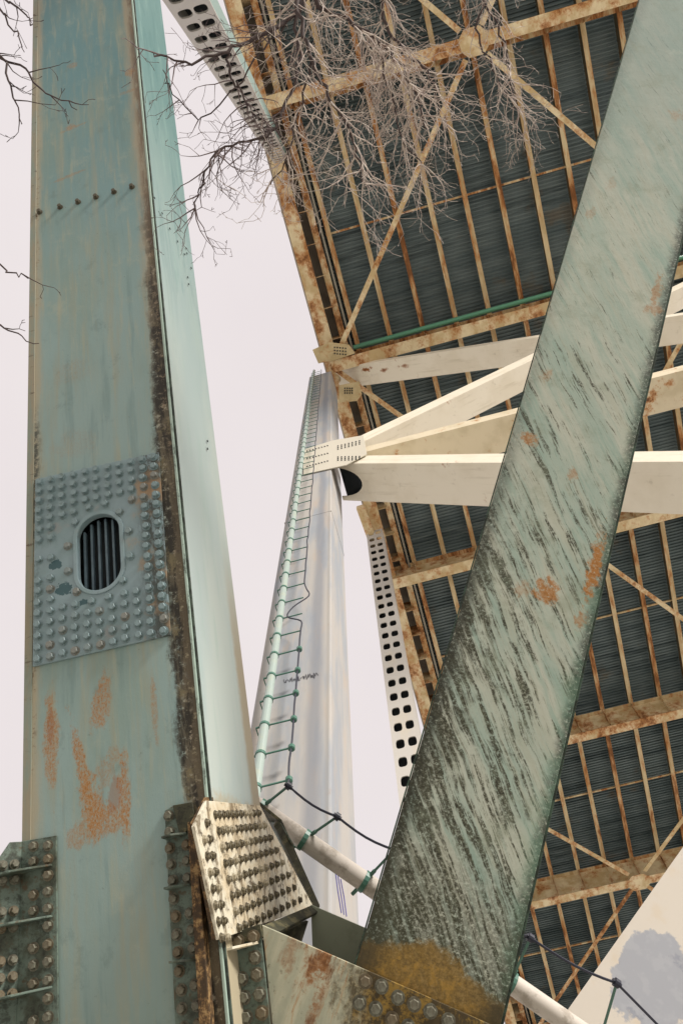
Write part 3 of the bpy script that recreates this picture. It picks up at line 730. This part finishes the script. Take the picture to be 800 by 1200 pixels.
# sloping pipe behind the strut
p_a, p_b = P(330, 966, 6.75), P(690, 1216, 6.35)
dv = (p_b - p_a); ln = dv.length; dn = dv.normalized()
lp_ = thing('guard_pipe', 'sloping pale pipe with green clamps and black cable passing behind the mossy strut', 'pipe', Vector(P(690,1216,6.35).to_tuple()))
wp = Mat('weathered grey pipe', .55); wp.base(lin(196, 188, 178)); w2_ = wp.noise(scale=7, detail=8, rough=.7); wp.mix(w2_.ss(.5,.65)*.7, lin(150, 140, 126)); wpm = wp.done(.2, .004, w2_)
b = MB(); b.tube([p_a - dn*.5, p_b + dn*2.2], .078, 18); b.obj('pipe', wpm, lp_, frame(p_a, dn, dn.orthogonal()), smooth=True)
cab = []
for (cxp, cyp, tx, ty, dc) in ((302,950,338,921,6.75),(354,988,395,957,6.72),(425,1037,462,996,6.65),(520,1100,556,1058,6.5),(590,1150,621,1099,6.4),(690,1208,722,1152,6.2)):
    q = p_a + dn * dn.dot(P(cxp, cyp, 6.6) - p_a); tip = P(tx, ty, dc - .08); ad = (tip - q).normalized()
    b = MB(); b.tube([q - dn*.02, q + dn*.02], .089, 16); b.obj('clamp', armm, lp_)
    b = MB(); b.tube([q - ad*.15, q - ad*.09, q - ad*.088, q + ad*.10, q + ad*.13, q + ad*.135, tip], [.018,.018,.012,.018,.018,.012,.012], 6); b.obj('arm', armm, lp_)
    b = MB(); b.tube([tip - dn*.02, tip + dn*.02], .032, 12); b.tube([tip - dn*.035, tip + dn*.035], .018, 8); b.obj('knob', cabm, lp_)
    cab.append(tip)
low = cp_[0]
full = [cp_[1], cp_[0], cab[0]]
for i in range(len(cab)-1):
    for k in range(1, 7):
        t_ = k/6; q = cab[i]*(1-t_) + cab[i+1]*t_; q.z -= .05*math.sin(PI*t_); full.append(q)
full.append(P(775, 1206, 6.1)); full.append(P(850, 1290, 6))
b = MB(); b.tube(full[1:], .010, 6); b.obj('cable', cabm, lp_)

# ================================================================== K BRACING (vertical plane behind the column face)
def cream(name, spots=()):
    crm = Mat(name, .5); crm.base(lin(228, 220, 202)); a1 = crm.noise(.5,.5,.5, scale=1.5, detail=6); crm.mix(a1.ss(.45,.65)*.5, lin(214, 204, 182)); a2 = crm.noise(scale=.9, detail=9, rough=.7, off=5)
    a3 = crm.noise(scale=5, detail=7, off=1); crm.mix(a2.ss(.66,.72)*a3.ss(.4,.55)*.9, lin(158, 96, 44)); crm.mix(a3.ss(.60,.75)*.3, lin(150,138,112))
    a4 = crm.noise(.3, 3, 3, scale=2, detail=7, off=12); crm.mix(a4.ss(.52,.7)*.3, lin(176,164,136))
    for (bx, bz, rx, rz, st) in spots:
        dx = (crm.x - bx)/rx; dz = (crm.z - bz)/rz; e = (dx*dx + dz*dz).sqrt() + (a3-.5)*3.2
        crm.mix((1 - e.ss(.7, 1.25))*st, lin(150, 92, 42)); crm.mix((1 - e.ss(.3, .7))*st*.8, lin(92, 54, 28))
    return crm.done(.1, .01, a3)
creamm = cream('cream beam paint')
cr2 = Mat('rust spotted beam paint', .55); cr2.base(lin(214, 202, 176)); a1 = cr2.noise(scale=1.2, detail=6); cr2.mix(a1.ss(.45,.65)*.5, lin(184, 170, 138)); a2 = cr2.noise(scale=1.3, detail=9, rough=.72, off=2)
cr2.mix(a2.ss(.57,.66)*.85, lin(176, 118, 60)); cr2.mix(a2.ss(.64,.71)*.9, lin(96, 54, 28)); rspotm = cr2.done(.2, .01, a2)
def brace(label, pa_, pb_, t, Y0, Y1, mat, notch=None, ext=0., foot=-1.55):
    """box beam in the vertical plane; pa_, pb_ photo points of its near lower edge"""
    A_, B_ = onY(*pa_, Y0), onY(*pb_, Y0); d = (B_ - A_); d.y = 0; s0 = (foot - A_.x)/d.x if foot is not None else 0
    A2 = A_ + d*s0; B2 = B_ + d*ext; dn_ = (B2 - A2).normalized(); up = Vector((-dn_.z, 0, dn_.x))
    L = (B2-A2).length; fr = frame(A2, dn_, up)
    T = thing('brace_beam', label, 'steel beam', Vector(A2.to_tuple()), 'cream bracing beams beside the column')
    # bottom plate with optional half-round cut at the column end
    W = Y1 - Y0
    bot = []
    if notch:
        nr_, nl = notch
        bot = [Vector((0,0,0)), Vector((L,0,0)), Vector((L,0,-W)), Vector((0,0,-W))]
        arc = [Vector((max(0.0, nl*math.sin(PI*k/14)), 0, -W/2 - nr_*math.cos(PI*k/14))) for k in range(15)]
        bot = [Vector((0,0,0)), Vector((L,0,0)), Vector((L,0,-W)), Vector((0,0,-W))] + arc
    else: bot = [Vector((0,0,0)), Vector((L,0,0)), Vector((L,0,-W)), Vector((0,0,-W))]
    # frame z = dn x up = -Y when d along +X ; so -W is +Y
    b = MB(); b.prism(bot, Vector((0,.03,0))); b.objl('bottom_flange', mat, T, fr, 0)
    b = MB(); b.box((0,.031,-.03), (L,t,.0)); b.objl('near_web', mat, T, fr, .004)
    b = MB(); b.box((0,.031,-W), (L,t,-W+.03)); b.objl('far_web', mat, T, fr, .004)
    b = MB(); b.box((0,t+.001,-W), (L,t+.03,0)); b.objl('top_flange', mat, T, fr, .004)
    if notch:
        b = MB(); b.box((0,.2,-W+.032), (.9,.24,-.032)); b.objl('opening_back', inner_dark, T, fr)  # dark sheets added inside so the opening looks shaded
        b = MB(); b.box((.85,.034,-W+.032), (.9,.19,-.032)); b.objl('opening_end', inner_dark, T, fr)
    return T
YB = CY0 + .06
brace('topmost cream beam, from the column head sloping out to the right', (416,428), (800,369), .5, YB, CY1-.02, cream('cream top beam paint', [(2.2,-.3,.35,.12,1),(3.3,-.45,.2,.1,.8),(4.6,-.4,.3,.1,.7)]), (.28,.4), .6)
brace('cream diagonal beam rising steeply from the column gusset', (530,467), (800,336), .72, YB+.02, CY1-.15, creamm, None, .6, -.6)
brace('rust-spotted level beam fanning out between two cream diagonals', (426,530), (609,483), .6, YB+.01, CY1-.05, rspotm, None, 1.6, -.6)
brace('lowest and widest cream beam, with a dark rounded opening at the column', (427,543), (800,541), .62, YB-.03, CY1+.02, creamm, (.45,1.0), .9)

# far column on the other side of the deck (mostly hidden)
b = MB(); b.box((19.2, CY0, 0), (20.4, CY1, 44.2)); tag(b.obj('distant_column', colm, None, Matrix.Translation(Vector((19.8, 6.4, 0)))), 'pale column at the far right side of the deck behind the strut', 'column')

# ================================================================== PERFORATED POSTS
pf = Mat('white perforated steel', .5); pf.base(lin(190, 186, 179)); pn = pf.noise(1,1,.3, scale=1.5, detail=6); pf.mix(pn.ss(.5,.7)*.4, lin(198, 186, 162)); pfm = pf.done(.1, .005, pn)
tsm = Mat('teal post side paint', .6); tsm.base(lin(120, 140, 134)); tsp = tsm.done(0)  # even grey-teal for the right web of a post
def perf_post(label, x0, x1, y0, y1, z0, z1, hw, hh, sp, face='-Y', dark=True):
    """box post with a plate of paired oval holes on the side towards the camera"""
    T = thing('perforated_post', label, 'steel post', Vector(((x0+x1)/2, (y0+y1)/2, z0)), 'perforated posts under the deck edge')
    yf = y0 if face == '-Y' else y1; e = Vector((0, .03 if face == '-Y' else -.03, 0))
    n = int((z1 - z0)/sp); xm = (x0 + x1)/2; b = MB()
    for k in range(n):
        za, zb = z0 + k*sp, z0 + (k+1)*sp; zm = (za+zb)/2
        for (xa, xb, ofs) in ((x0, xm, 0), (xm, x1, 0)):
            cxm = (xa+xb)/2 + (.03 if xa == x0 else -.03); N = 16; inn = []; out = []
            for q in range(N):
                a = 2*PI*(q+.5)/N; c_, s_ = math.cos(a), math.sin(a)
                px_ = math.copysign(min(abs(c_)**.6, 1), c_)*hw; pz_ = math.copysign(abs(s_)**.6, s_)*hh
                inn.append(Vector((cxm+px_, yf, zm+pz_)))
                mxx = max(abs(c_), abs(s_)); out.append(Vector(((xa+xb)/2 + c_/mxx*(xb-xa)/2, yf, zm + s_/mxx*sp/2)))
            for q in (2,6,10,14):
                pass
            for sx_, sz_ in ((1,1),(-1,1),(-1,-1),(1,-1)):
                cnr = Vector(((xa+xb)/2 + sx_*(xb-xa)/2, yf, zm + sz_*sp/2)); i = min(range(N), key=lambda r_: (out[r_]-cnr).length); out[i] = cnr
            b.ring(out, inn, e)
    b.obj('perforated_plate', pfm, T)
    b = MB(); s_ = 1 if face == '-Y' else -1
    ya, yb = (y0+.031, y1) if face == '-Y' else (y0, y1-.031)
    b.box((x0, ya, z0), (x0+.03, yb, z0+n*sp)); b.obj('left_web', pfm, T)
    b = MB(); b.box((x1-.03, ya, z0), (x1, yb, z0+n*sp)); b.obj('right_web', tsp if dark else pfm, T)
    if face == '-Y':  # rear plates coloured near-black to paint shade into the holes
        b = MB(); b.box((x0+.031, y1-.03, z0), (x1-.031, y1, z0+n*sp)); b.obj('rear_plate', inner_dark, T)
    else:
        b = MB(); b.box((x0+.031, y0, z0), (x1-.031, y0+.03, z0+n*sp)); b.obj('rear_plate', inner_dark, T)
    b = MB(); b.box((x0-.5, y0-.5, -.1), (x1+.5, y1+.5, z0-.001)); tag(b.obj('concrete_footing', concrete, None, I4, .03), ('low concrete footing under the perforated post ' + ('beyond the column' if face == '-Y' else 'behind the photographer')), 'footing', 'concrete footings')
    return T
qa, qb = onH(448, 780, 27.7), onH(476, 780, 27.7)
perf_post('white post with paired oval holes seen through between column and mossy strut', qa.x, qa.x+.9, qa.y, qa.y+.7, .8, 44.6, .14, .25, .95, dark=False)
qa, qb = onH(202, 18, 16.0), onH(251, 18, 16.0)
perf_post('white perforated post with a teal side overhead at the top, behind the bare twigs', qa.x, qb.x, qa.y-.7, qa.y-.02 + .0, .8, 44.6, .12, .26, .92, '+Y')

# ================================================================== DECK
H0 = 1.6
deck = thing('bridge_deck', 'underside of the bridge deck, rusty cream stringers over dark teal corrugated panels', 'bridge deck', Vector((8.85, 5.7, 43.5)))
dk_ = Mat('dark teal corrugated pan', .55); dk_.base(lin(116, 130, 132)); d1 = dk_.noise(.3,2,1, scale=.8, detail=6); dk_.mix(d1.ss(.42,.6)*.7, lin(88, 104, 108)); d2 = dk_.noise(.2, 3.2, 1, scale=1.1, detail=4, off=3); dk_.mix(d2.ss(.54,.62)*.5, lin(36, 52, 56))
d3 = dk_.noise(scale=.5, detail=6, off=8); dk_.mix(d3.ss(.6,.72)*.5, lin(124, 104, 76)); dk_.mix(dk_.noise(scale=.12, detail=3, off=5).ss(.5,.7)*.5, lin(38, 56, 58)); panm = dk_.done(.1, .01, d1)
Y0D, Y1D = -34., 82.
b = MB(); per = .19; yy = Y0D; prof = []
while yy < Y1D:
    prof += [(yy, 0), (yy+per*.36, 0), (yy+per*.5, .085), (yy+per*.86, .085)]; yy += per
zt = 45.15 + H0
prev = None
for (y_, dz) in prof:
    cur = [b.v((-.7, y_, zt+dz)), b.v((19.6, y_, zt+dz))]
    if prev: b.face([prev[0], prev[1], cur[1], cur[0]])
    prev = cur
pan = b.obj('corrugated_pan', panm, deck)
slab = MB(); slab.box((-2.0, Y0D, zt+.1), (20.8, Y1D, zt+.32)); slab.obj('deck_slab', concrete, deck)
rust1 = paint('rusty cream stringer', lin(212, 194, 156), lin(180, 154, 112), rust=.53, rsc=1.4, rough=.65, grime=.36, gsc=3.0, gcol=lin(66,48,30), stretch=(1.6,.35,1), world=True)
rust2 = paint('rusty cream girder', lin(226, 210, 174), lin(196, 172, 128), rust=.53, rsc=1.3, rough=.65, grime=.34, gsc=3.0, gcol=lin(80,62,42), stretch=(1,.8,1), world=True)
dgm = Mat('shaded web paint', .65, world=True); dgm.base(lin(92, 86, 68)); dn1 = dgm.noise(scale=.8, detail=7); dgm.mix(dn1.ss(.45,.6)*.8, lin(120, 92, 58)); webm = dgm.done(.1, .01, dn1)  # darker than the cream flanges: web shade put into the colour
def i_beam_y(xc_, y0, y1, zb, zt_, fw, nm, mat, parent):
    b = MB(); b.box((xc_-fw/2, y0, zb), (xc_+fw/2, y1, zb+.03)); o = b.obj(nm, mat, parent, Matrix.Translation(Vector((xc_, 0, zb))))
    b = MB(); b.box((xc_-.012, y0, zb+.031), (xc_+.012, y1, zt_)); b.obj('web', webm, o, Matrix.Translation(Vector((xc_, 0, zb))))
    return o
for k in range(12):
    i_beam_y(.05 + 1.765*k, Y0D, Y1D, 44.35+H0, 45.14+H0, .25, 'stringer', rust1, deck)
# transverse spacer bars between the stringers
KD = .977
FBY = [y_*KD for y_ in (-19.9, -7.1, 5.75, 18.5, 31.25, 42.9, 55.5, 68.)]
for i in range(len(FBY)-1):
    for s_ in (.5,):
        y_ = FBY[i]*(1-s_) + FBY[i+1]*s_
        b = MB(); b.box((-.1, y_-.05, 44.6+H0), (19.5, y_+.05, 44.68+H0)); b.obj('spacer_bar', rust1, deck)
# lateral bracing
def lbar(a, c_, wd=.26):
    a = Vector((a[0], a[1], 42.62+H0)); c_ = Vector((c_[0], c_[1], 42.62+H0)); d = (c_-a).normalized(); s_ = Vector((d.y, -d.x, 0))
    b = MB(); b.hexa([a - s_*wd/2, a + s_*wd/2, c_ + s_*wd/2, c_ - s_*wd/2, a - s_*wd/2 + Vector((0,0,.025)), a + s_*wd/2 + Vector((0,0,.025)), c_ + s_*wd/2 + Vector((0,0,.025)), c_ - s_*wd/2 + Vector((0,0,.025))])
    u_ = Vector((0,0,.18)); z2 = Vector((0,0,.026)); b.hexa([a - s_*.015+z2, a + s_*.015+z2, c_ + s_*.015+z2, c_ - s_*.015+z2, a - s_*.015+u_, a + s_*.015+u_, c_ + s_*.015+u_, c_ - s_*.015+u_])
    b.obj('lateral_brace', rust2, deck)
ed = (-1.5, 18.8); XM = 8.65
for i in range(len(FBY)):
    if i % 2 == 1:
        for x_ in ed:
            for j in (i-1, i+1):
                if j < len(FBY): lbar((XM + (.5 if x_ > 8 else -.5), FBY[i] + (.6 if j > i else -.6)), (x_, FBY[j]))
        b = MB(); z__ = 42.46+H0; b.prism([Vector((XM+dx*.6, FBY[i]+dy*.6, z__)) for dx, dy in ((-1.1,.45),(-.6,1.0),(.6,1.0),(1.1,.45),(1.1,-.45),(.6,-1.0),(-.6,-1.0),(-1.1,-.45))], Vector((0,0,.02))); b.obj('node_plate', rust2, deck)
# edge girder
b = MB(); b.box((-1.85, Y0D, 43.55+H0), (-1.15, Y1D, 43.6+H0)); b.obj('edge_flange', rust2, deck)
b = MB(); b.box((-1.55, Y0D, 43.601+H0), (-1.50, Y1D, 45.2+H0)); b.obj('edge_web', webm, deck)
b = MB(); b.box((-1.80, Y0D, 43.602+H0), (-1.77, Y1D, 45.2+H0)); b.obj('fascia', rust2, deck)
b = MB(); b.box((-.75, Y0D, 44.2+H0), (-.42, Y1D, 44.24+H0)); b.box((-.60, Y0D, 44.241+H0), (-.57, Y1D, 45.1+H0)); b.obj('edge_stringer', rust2, deck)
b = MB(); b.box((-.435, 0, 0), (.435, .02, 1.29))
sms = [Matrix.Translation(Vector((-1.055, Y0D + 1.6*k, 43.605+H0))) for k in range(72)]
o = b.objl('edge_stiffener', rust2, deck, sms[0]); copies(o, sms[1:], deck)
b = MB(); b.tube([Vector((-.28, Y0D, 44.3+H0)), Vector((-.28, Y1D, 44.3+H0))], .06, 10); cdm = Mat('grey conduit', .5); cdm.base(lin(150, 146, 134)); b.obj('conduit', cdm.done(0), deck)
gpp = Mat('green pipe enamel', .35); gpp.base(lin(96, 156, 128)); gppm = gpp.done(0)
b = MB(); b.tube([Vector((-.2, 5.08, 43.5+H0)), Vector((19.4, 5.08, 43.5+H0))], .125, 12); dp = b.obj('drain_pipe', gppm, None, smooth=True)
tag(dp, 'mint green pipe slung across the deck underside beside the top beam', 'pipe')
# parapet above edge
b = MB(); b.box((-2.0, Y0D, zt+.33), (-1.7, Y1D, zt+1.3)); b.obj('parapet', concrete, deck)
flab = ['rusty floor beam nearest the top edge, behind the bare branches', 'rusty floor beam resting at the head of the column, behind the green pipe', 'stiffened rusty floor beam just below the wide cream beam',
        'rusty floor beam crossing right of the strut at mid height', 'rusty floor beam with crossed diagonals, above the pale corner girder', 'faint rusty floor beam low at the right, farthest seen under the deck']
for i, y_ in enumerate(FBY):
    lab = {0:'rusty floor beam overhead beyond the top of the picture', 6: flab[5], 7:'last rusty floor beam under the far deck, beyond the picture'}.get(i) or flab[i-1]
    T = thing('floor_beam', lab, 'floor beam', Vector((8.85, y_, 42.5+H0)), 'transverse floor beams under the deck')
    zb = 42.5 + H0
    tz = .09 if i != 2 else .09
    b = MB(); b.box((-1.5, y_-.30, zb), (19.4, y_+.30, zb+.05)); b.obj('bottom_flange', rust2, T)
    b = MB(); b.box((-1.49, y_-.015, zb+.051), (19.3, y_+.015, 44.30+H0)); wb = b.obj('web', rust2, T)
    b = MB(); b.box((-1.49, y_-.25, 44.305+H0), (19.3, y_+.25, 44.345+H0)); b.obj('top_flange', rust1, T)
    st = []
    m0 = MB(); m0.box((-.012,-.27,0), (.012,-.016,1.74)); m0.box((-.012,.016,0), (.012,.27,1.74))
    fr_ = [Matrix.Translation(Vector((.05+1.765*k+.0, y_, zb+.055))) for k in range(11)]
    o = m0.objl('stiffener', rust2, wb, fr_[0]); copies(o, fr_[1:], wb)

# pale stub under the edge girder near the lower post
a_s, b_s = onH(417, 596, 43.2), onH(449, 684, 41.2)
b = MB(); dd = (b_s-a_s); sd_ = Vector((1,0,0))
b.hexa([a_s, a_s+sd_*.5, b_s+sd_*.5, b_s, a_s+Vector((0,0,.5)), a_s+sd_*.5+Vector((0,0,.5)), b_s+sd_*.5+Vector((0,0,.5)), b_s+Vector((0,0,.5))])
tag(b.obj('knee_brace', rust2, None, Matrix.Translation(a_s), .08), 'short rusty cream knee brace from the deck edge down onto the perforated post', 'steel brace')

# ================================================================== PALE GIRDER, lower right corner
cgd = R @ nv(900, 1430, -1000)
e0, e1 = P(667, 1180, 8.6), P(800, 992, 9.6)
cd = (e1-e0).normalized(); cs = cd.cross(ray(760, 1120)).normalized()
if (R.transposed() @ cs).x < 0: cs = -cs
CGF = frame(e0, cs, cd)
cg = thing('corner_girder', 'cream painted girder with a blue-grey paint patch in the lower right corner', 'steel girder', Vector((e0 - cd*3).to_tuple()))
cgm = Mat('cream patched paint', .55); cgm.base(lin(208, 200, 188)); z1_ = cgm.noise(scale=2, detail=7); cgm.mix(z1_.ss(.5,.65)*.4, lin(204, 186, 158)); z2_ = cgm.noise(scale=5, detail=6, rough=.6, off=3)
nCG = (CGF.to_3x3() @ Vector((0,0,1)))
def lc(px, py): q = CGF.inverted() @ onp(px, py, e0, nCG); return q.x, q.y
cx, cy = lc(765, 1150); pt = cgm.blob(cx, cy, .42, .50, z1_, .8, .04); cgm.mix(pt*.85, lin(150, 155, 166)); cgm.mix(pt*z2_.ss(.5,.6)*.35, lin(176, 178, 182)); cgm.mix(pt*z1_.ss(.55,.6)*.5, lin(122,128,142))
cgm.mix(cgm.noise(scale=8, detail=8, rough=.75, off=7).ss(.68,.74)*.8, lin(140, 96, 50)); cgmm = cgm.done(.2, .005, z2_)
b = MB(); b.box((0, -5, -.03), (2.2, 7, 0)); b.objl('face_plate', cgmm, cg, CGF, .004)
b = MB(); b.box((.01, -5, -1.2), (.04, 7, -.031)); b.objl('side_plate', cgmm, cg, CGF, .004)
b = MB(); b.box((2.16, -5, -1.2), (2.19, 7, -.031)); b.box((.041, -5, -1.2), (2.159, 7, -1.17)); b.objl('rear_plate', cgmm, cg, CGF, .004)

# ================================================================== BARE TREES
bk1 = Mat('pale twig bark', .7); bk1.base(lin(200, 188, 176)); b1_ = bk1.noise(scale=20, detail=3); bk1.mix(b1_.ss(.4,.6)*.6, lin(150, 128, 124)); twigm = bk1.done(0)
bk3 = Mat('silhouette twig bark', .8); bk3.base(lin(96, 82, 84)); b3_ = bk3.noise(scale=20, detail=3); bk3.mix(b3_.ss(.4,.6)*.6, lin(132, 116, 112)); dtwig = bk3.done(0)  # same bark as the pale twigs, painted dark as silhouettes against the sky
bk2 = Mat('dark limb bark', .85); bk2.base(lin(74, 62, 60)); b2_ = bk2.noise(scale=14, detail=6); bk2.mix(b2_.ss(.5,.65)*.6, lin(48, 40, 42)); limbm = bk2.done(.5, .005, b2_)
rng = random.Random(11)
right_i, down_i, fwd_i = R.col[0].copy(), -R.col[1].copy(), -R.col[2].copy()
def rv(): return Vector((rng.gauss(0,1), rng.gauss(0,1), rng.gauss(0,1)))
def img_dir(a): return right_i*math.cos(a) + down_i*math.sin(a)
def twig(mb, p, d, L, r, lvl, droop):
    n = max(3, int(L/.07)); step = L/n; pts = [p.copy()]; rad = [r]; q = p.copy(); dd = d.normalized(); kids = []
    for i in range(n):
        dd = (dd + rv()*.23 + droop*.045).normalized(); q = q + dd*step; pts.append(q.copy()); rad.append(max(.0017, r*(1-.75*(i+1)/n)))
        if lvl > 0 and i > 0 and rng.random() < .74: kids.append((q.copy(), dd.copy(), rad[-1]))
        elif lvl == 0 and rng.random() < .35:
            e_ = (dd + rv()*.6).normalized(); mb.tube([q, q + e_*rng.uniform(.01,.03)], [.0026, .0018], 3, False)
    mb.tube(pts, rad, 4 if lvl else 3, False)
    for (q, dd, rr_) in kids:
        side_ = rv(); side_ -= dd*side_.dot(dd); side_.normalize()
        side_ -= fwd_i*side_.dot(fwd_i)*.4
        twig(mb, q, (dd*.65 + side_*.95 + droop*.08), L*rng.uniform(.3,.6), rr_*.75, lvl-1, droop)
def grow(mbl, mbt, path, dep, r0, r1, nk, kl, lvl, bias, dens=1.):
    pts = smoothpath([P(x_, y_, d_) for (x_, y_), d_ in zip(path, dep)], 6)
    pts = [p + rv()*.012 for p in pts]; n = len(pts)
    mbl.tube(pts, [r0 + (r1-r0)*i/(n-1) for i in range(n)], 7, False)
    for k in range(nk):
        i = rng.randrange(max(1, n//8), n-1); t = (pts[i+1]-pts[i]).normalized()
        a = rng.uniform(*bias); d = img_dir(a) + t*.4 + fwd_i*rng.gauss(0,.35)
        twig(mbt, pts[i], d, kl*rng.uniform(.5,1.2), r1*.9 + .002, lvl, img_dir(PI/2 - .1) )
    return pts
# main tree: trunk behind the photographer
T1 = thing('bare_tree', 'leafless tree whose pale drooping twigs hang across the top in front of the deck', 'tree', Vector((.9, -5.2, 0)))
ml, mt, md = MB(), MB(), MB()
hub = P(440, -150, 7.6)
trunk = smoothpath([Vector((.9,-5.2,-.1)), Vector((1.0,-5.0,2.5)), Vector((.8,-4.6,5.2)), Vector((.9,-4.0,7.2)), hub], 8)
tn = len(trunk); ml.tube(trunk, [.19 - .12*i/(tn-1) for i in range(tn)], 12)
bd = (.15, PI-.15)
grow(ml, md, [(440,-150),(400,-60),(345,15),(304,41),(266,58),(217,71),(178,64)], [7.6,7.4,7.0,6.8,6.6,6.4,6.3], .030, .005, 25, 0.39, 2, (.1, PI+.6))
grow(ml, mt, [(440,-150),(380,-60),(350,0),(367,75),(390,116),(414,165),(425,215)], [7.6,7.2,6.8,6.6,6.5,6.5,6.5], .026, .005, 51, 0.53, 2, bd)
grow(ml, mt, [(440,-150),(400,-70),(371,0),(405,22),(442,49),(480,94),(500,150)], [7.6,7.3,7,7,7,7,7], .030, .006, 57, 0.57, 2, bd)
grow(ml, mt, [(440,-150),(470,-60),(448,10),(470,60),(505,90),(520,150)], [7.6,7.6,7.4,7.3,7.2,7.2], .024, .005, 47, 0.53, 2, bd)
grow(ml, mt, [(440,-150),(520,-70),(560,-10),(590,50),(600,110)], [7.6,7.6,7.6,7.5,7.5], .022, .004, 37, 0.48, 2, bd)
grow(ml, md, [(266,58),(270,90),(281,105),(292,131),(322,150)], [6.6,6.6,6.6,6.6,6.6], .012, .004, 17, 0.37, 2, (.2, PI+.3))
grow(ml, md, [(345,15),(350,80),(322,150),(292,165),(255,176),(236,214),(229,244)], [7,6.8,6.6,6.5,6.4,6.4,6.4], .015, .004, 40, 0.39, 2, (.1, PI+.2))
grow(ml, md, [(345,15),(300,70),(240,138),(199,101),(192,80)], [7,6.8,6.6,6.5,6.5], .008, .003, 6, .22, 1, (.2, PI+.2))
grow(ml, mt, [(367,75),(350,130),(340,175),(318,215)], [6.6,6.6,6.5,6.5], .010, .004, 27, 0.41, 2, (.2, PI))
grow(ml, mt, [(520,-70),(570,-20),(560,40),(585,95),(610,130)], [7.6,7.6,7.5,7.5,7.5], .014, .004, 26, .5, 2, (-.5, 2.2))
grow(ml, mt, [(442,49),(455,100),(470,160),(500,200)], [7,7,7,7], .010, .004, 24, .42, 2, bd)
ml.obj('trunk_and_limbs', limbm, T1, smooth=True); md.obj('twigs', dtwig, T1); mt.obj('twigs', twigm, T1)
# second tree at the left
T2 = thing('bare_tree', 'leafless tree reaching a few thin dark twigs in from the left edge beside the leg', 'tree', Vector((-5.2, -1.5, 0)))
ml = MB(); mt = ml; h2_ = P(-260, 150, 6)
tp = smoothpath([Vector((h2_.x-.6, h2_.y-.2, -.1)), Vector((h2_.x-.5, h2_.y-.1, 2)), Vector((h2_.x-.2, h2_.y, 3.6)), h2_], 8)
T2.location = tp[0]; WM[T2.name] = Matrix.Translation(tp[0])
ml.tube(tp, [.16 - .1*i/(len(tp)-1) for i in range(len(tp))], 12)
dp_ = [6, 5.4, 4.9, 4.7, 4.6]
for path, nk in (([(-260,150),(-120,40),(0,65),(45,100),(92,129)], 5), ([(-260,150),(-120,-40),(-20,0),(10,25),(30,60)], 7), ([(-260,150),(-120,50),(-10,60),(14,110),(28,150)], 6),
             ([(-260,150),(-120,260),(-30,310),(5,318),(32,327)], 5), ([(-260,150),(-120,330),(-30,370),(5,385),(46,403)], 4), ([(-260,150),(-120,-60),(-10,-10),(25,10),(40,32)], 4)):
    grow(ml, mt, path, dp_, .013, .0022, nk, .2, 1, (-.4, 1.6))
ml.obj('trunk_and_limbs', limbm, T2, smooth=True)
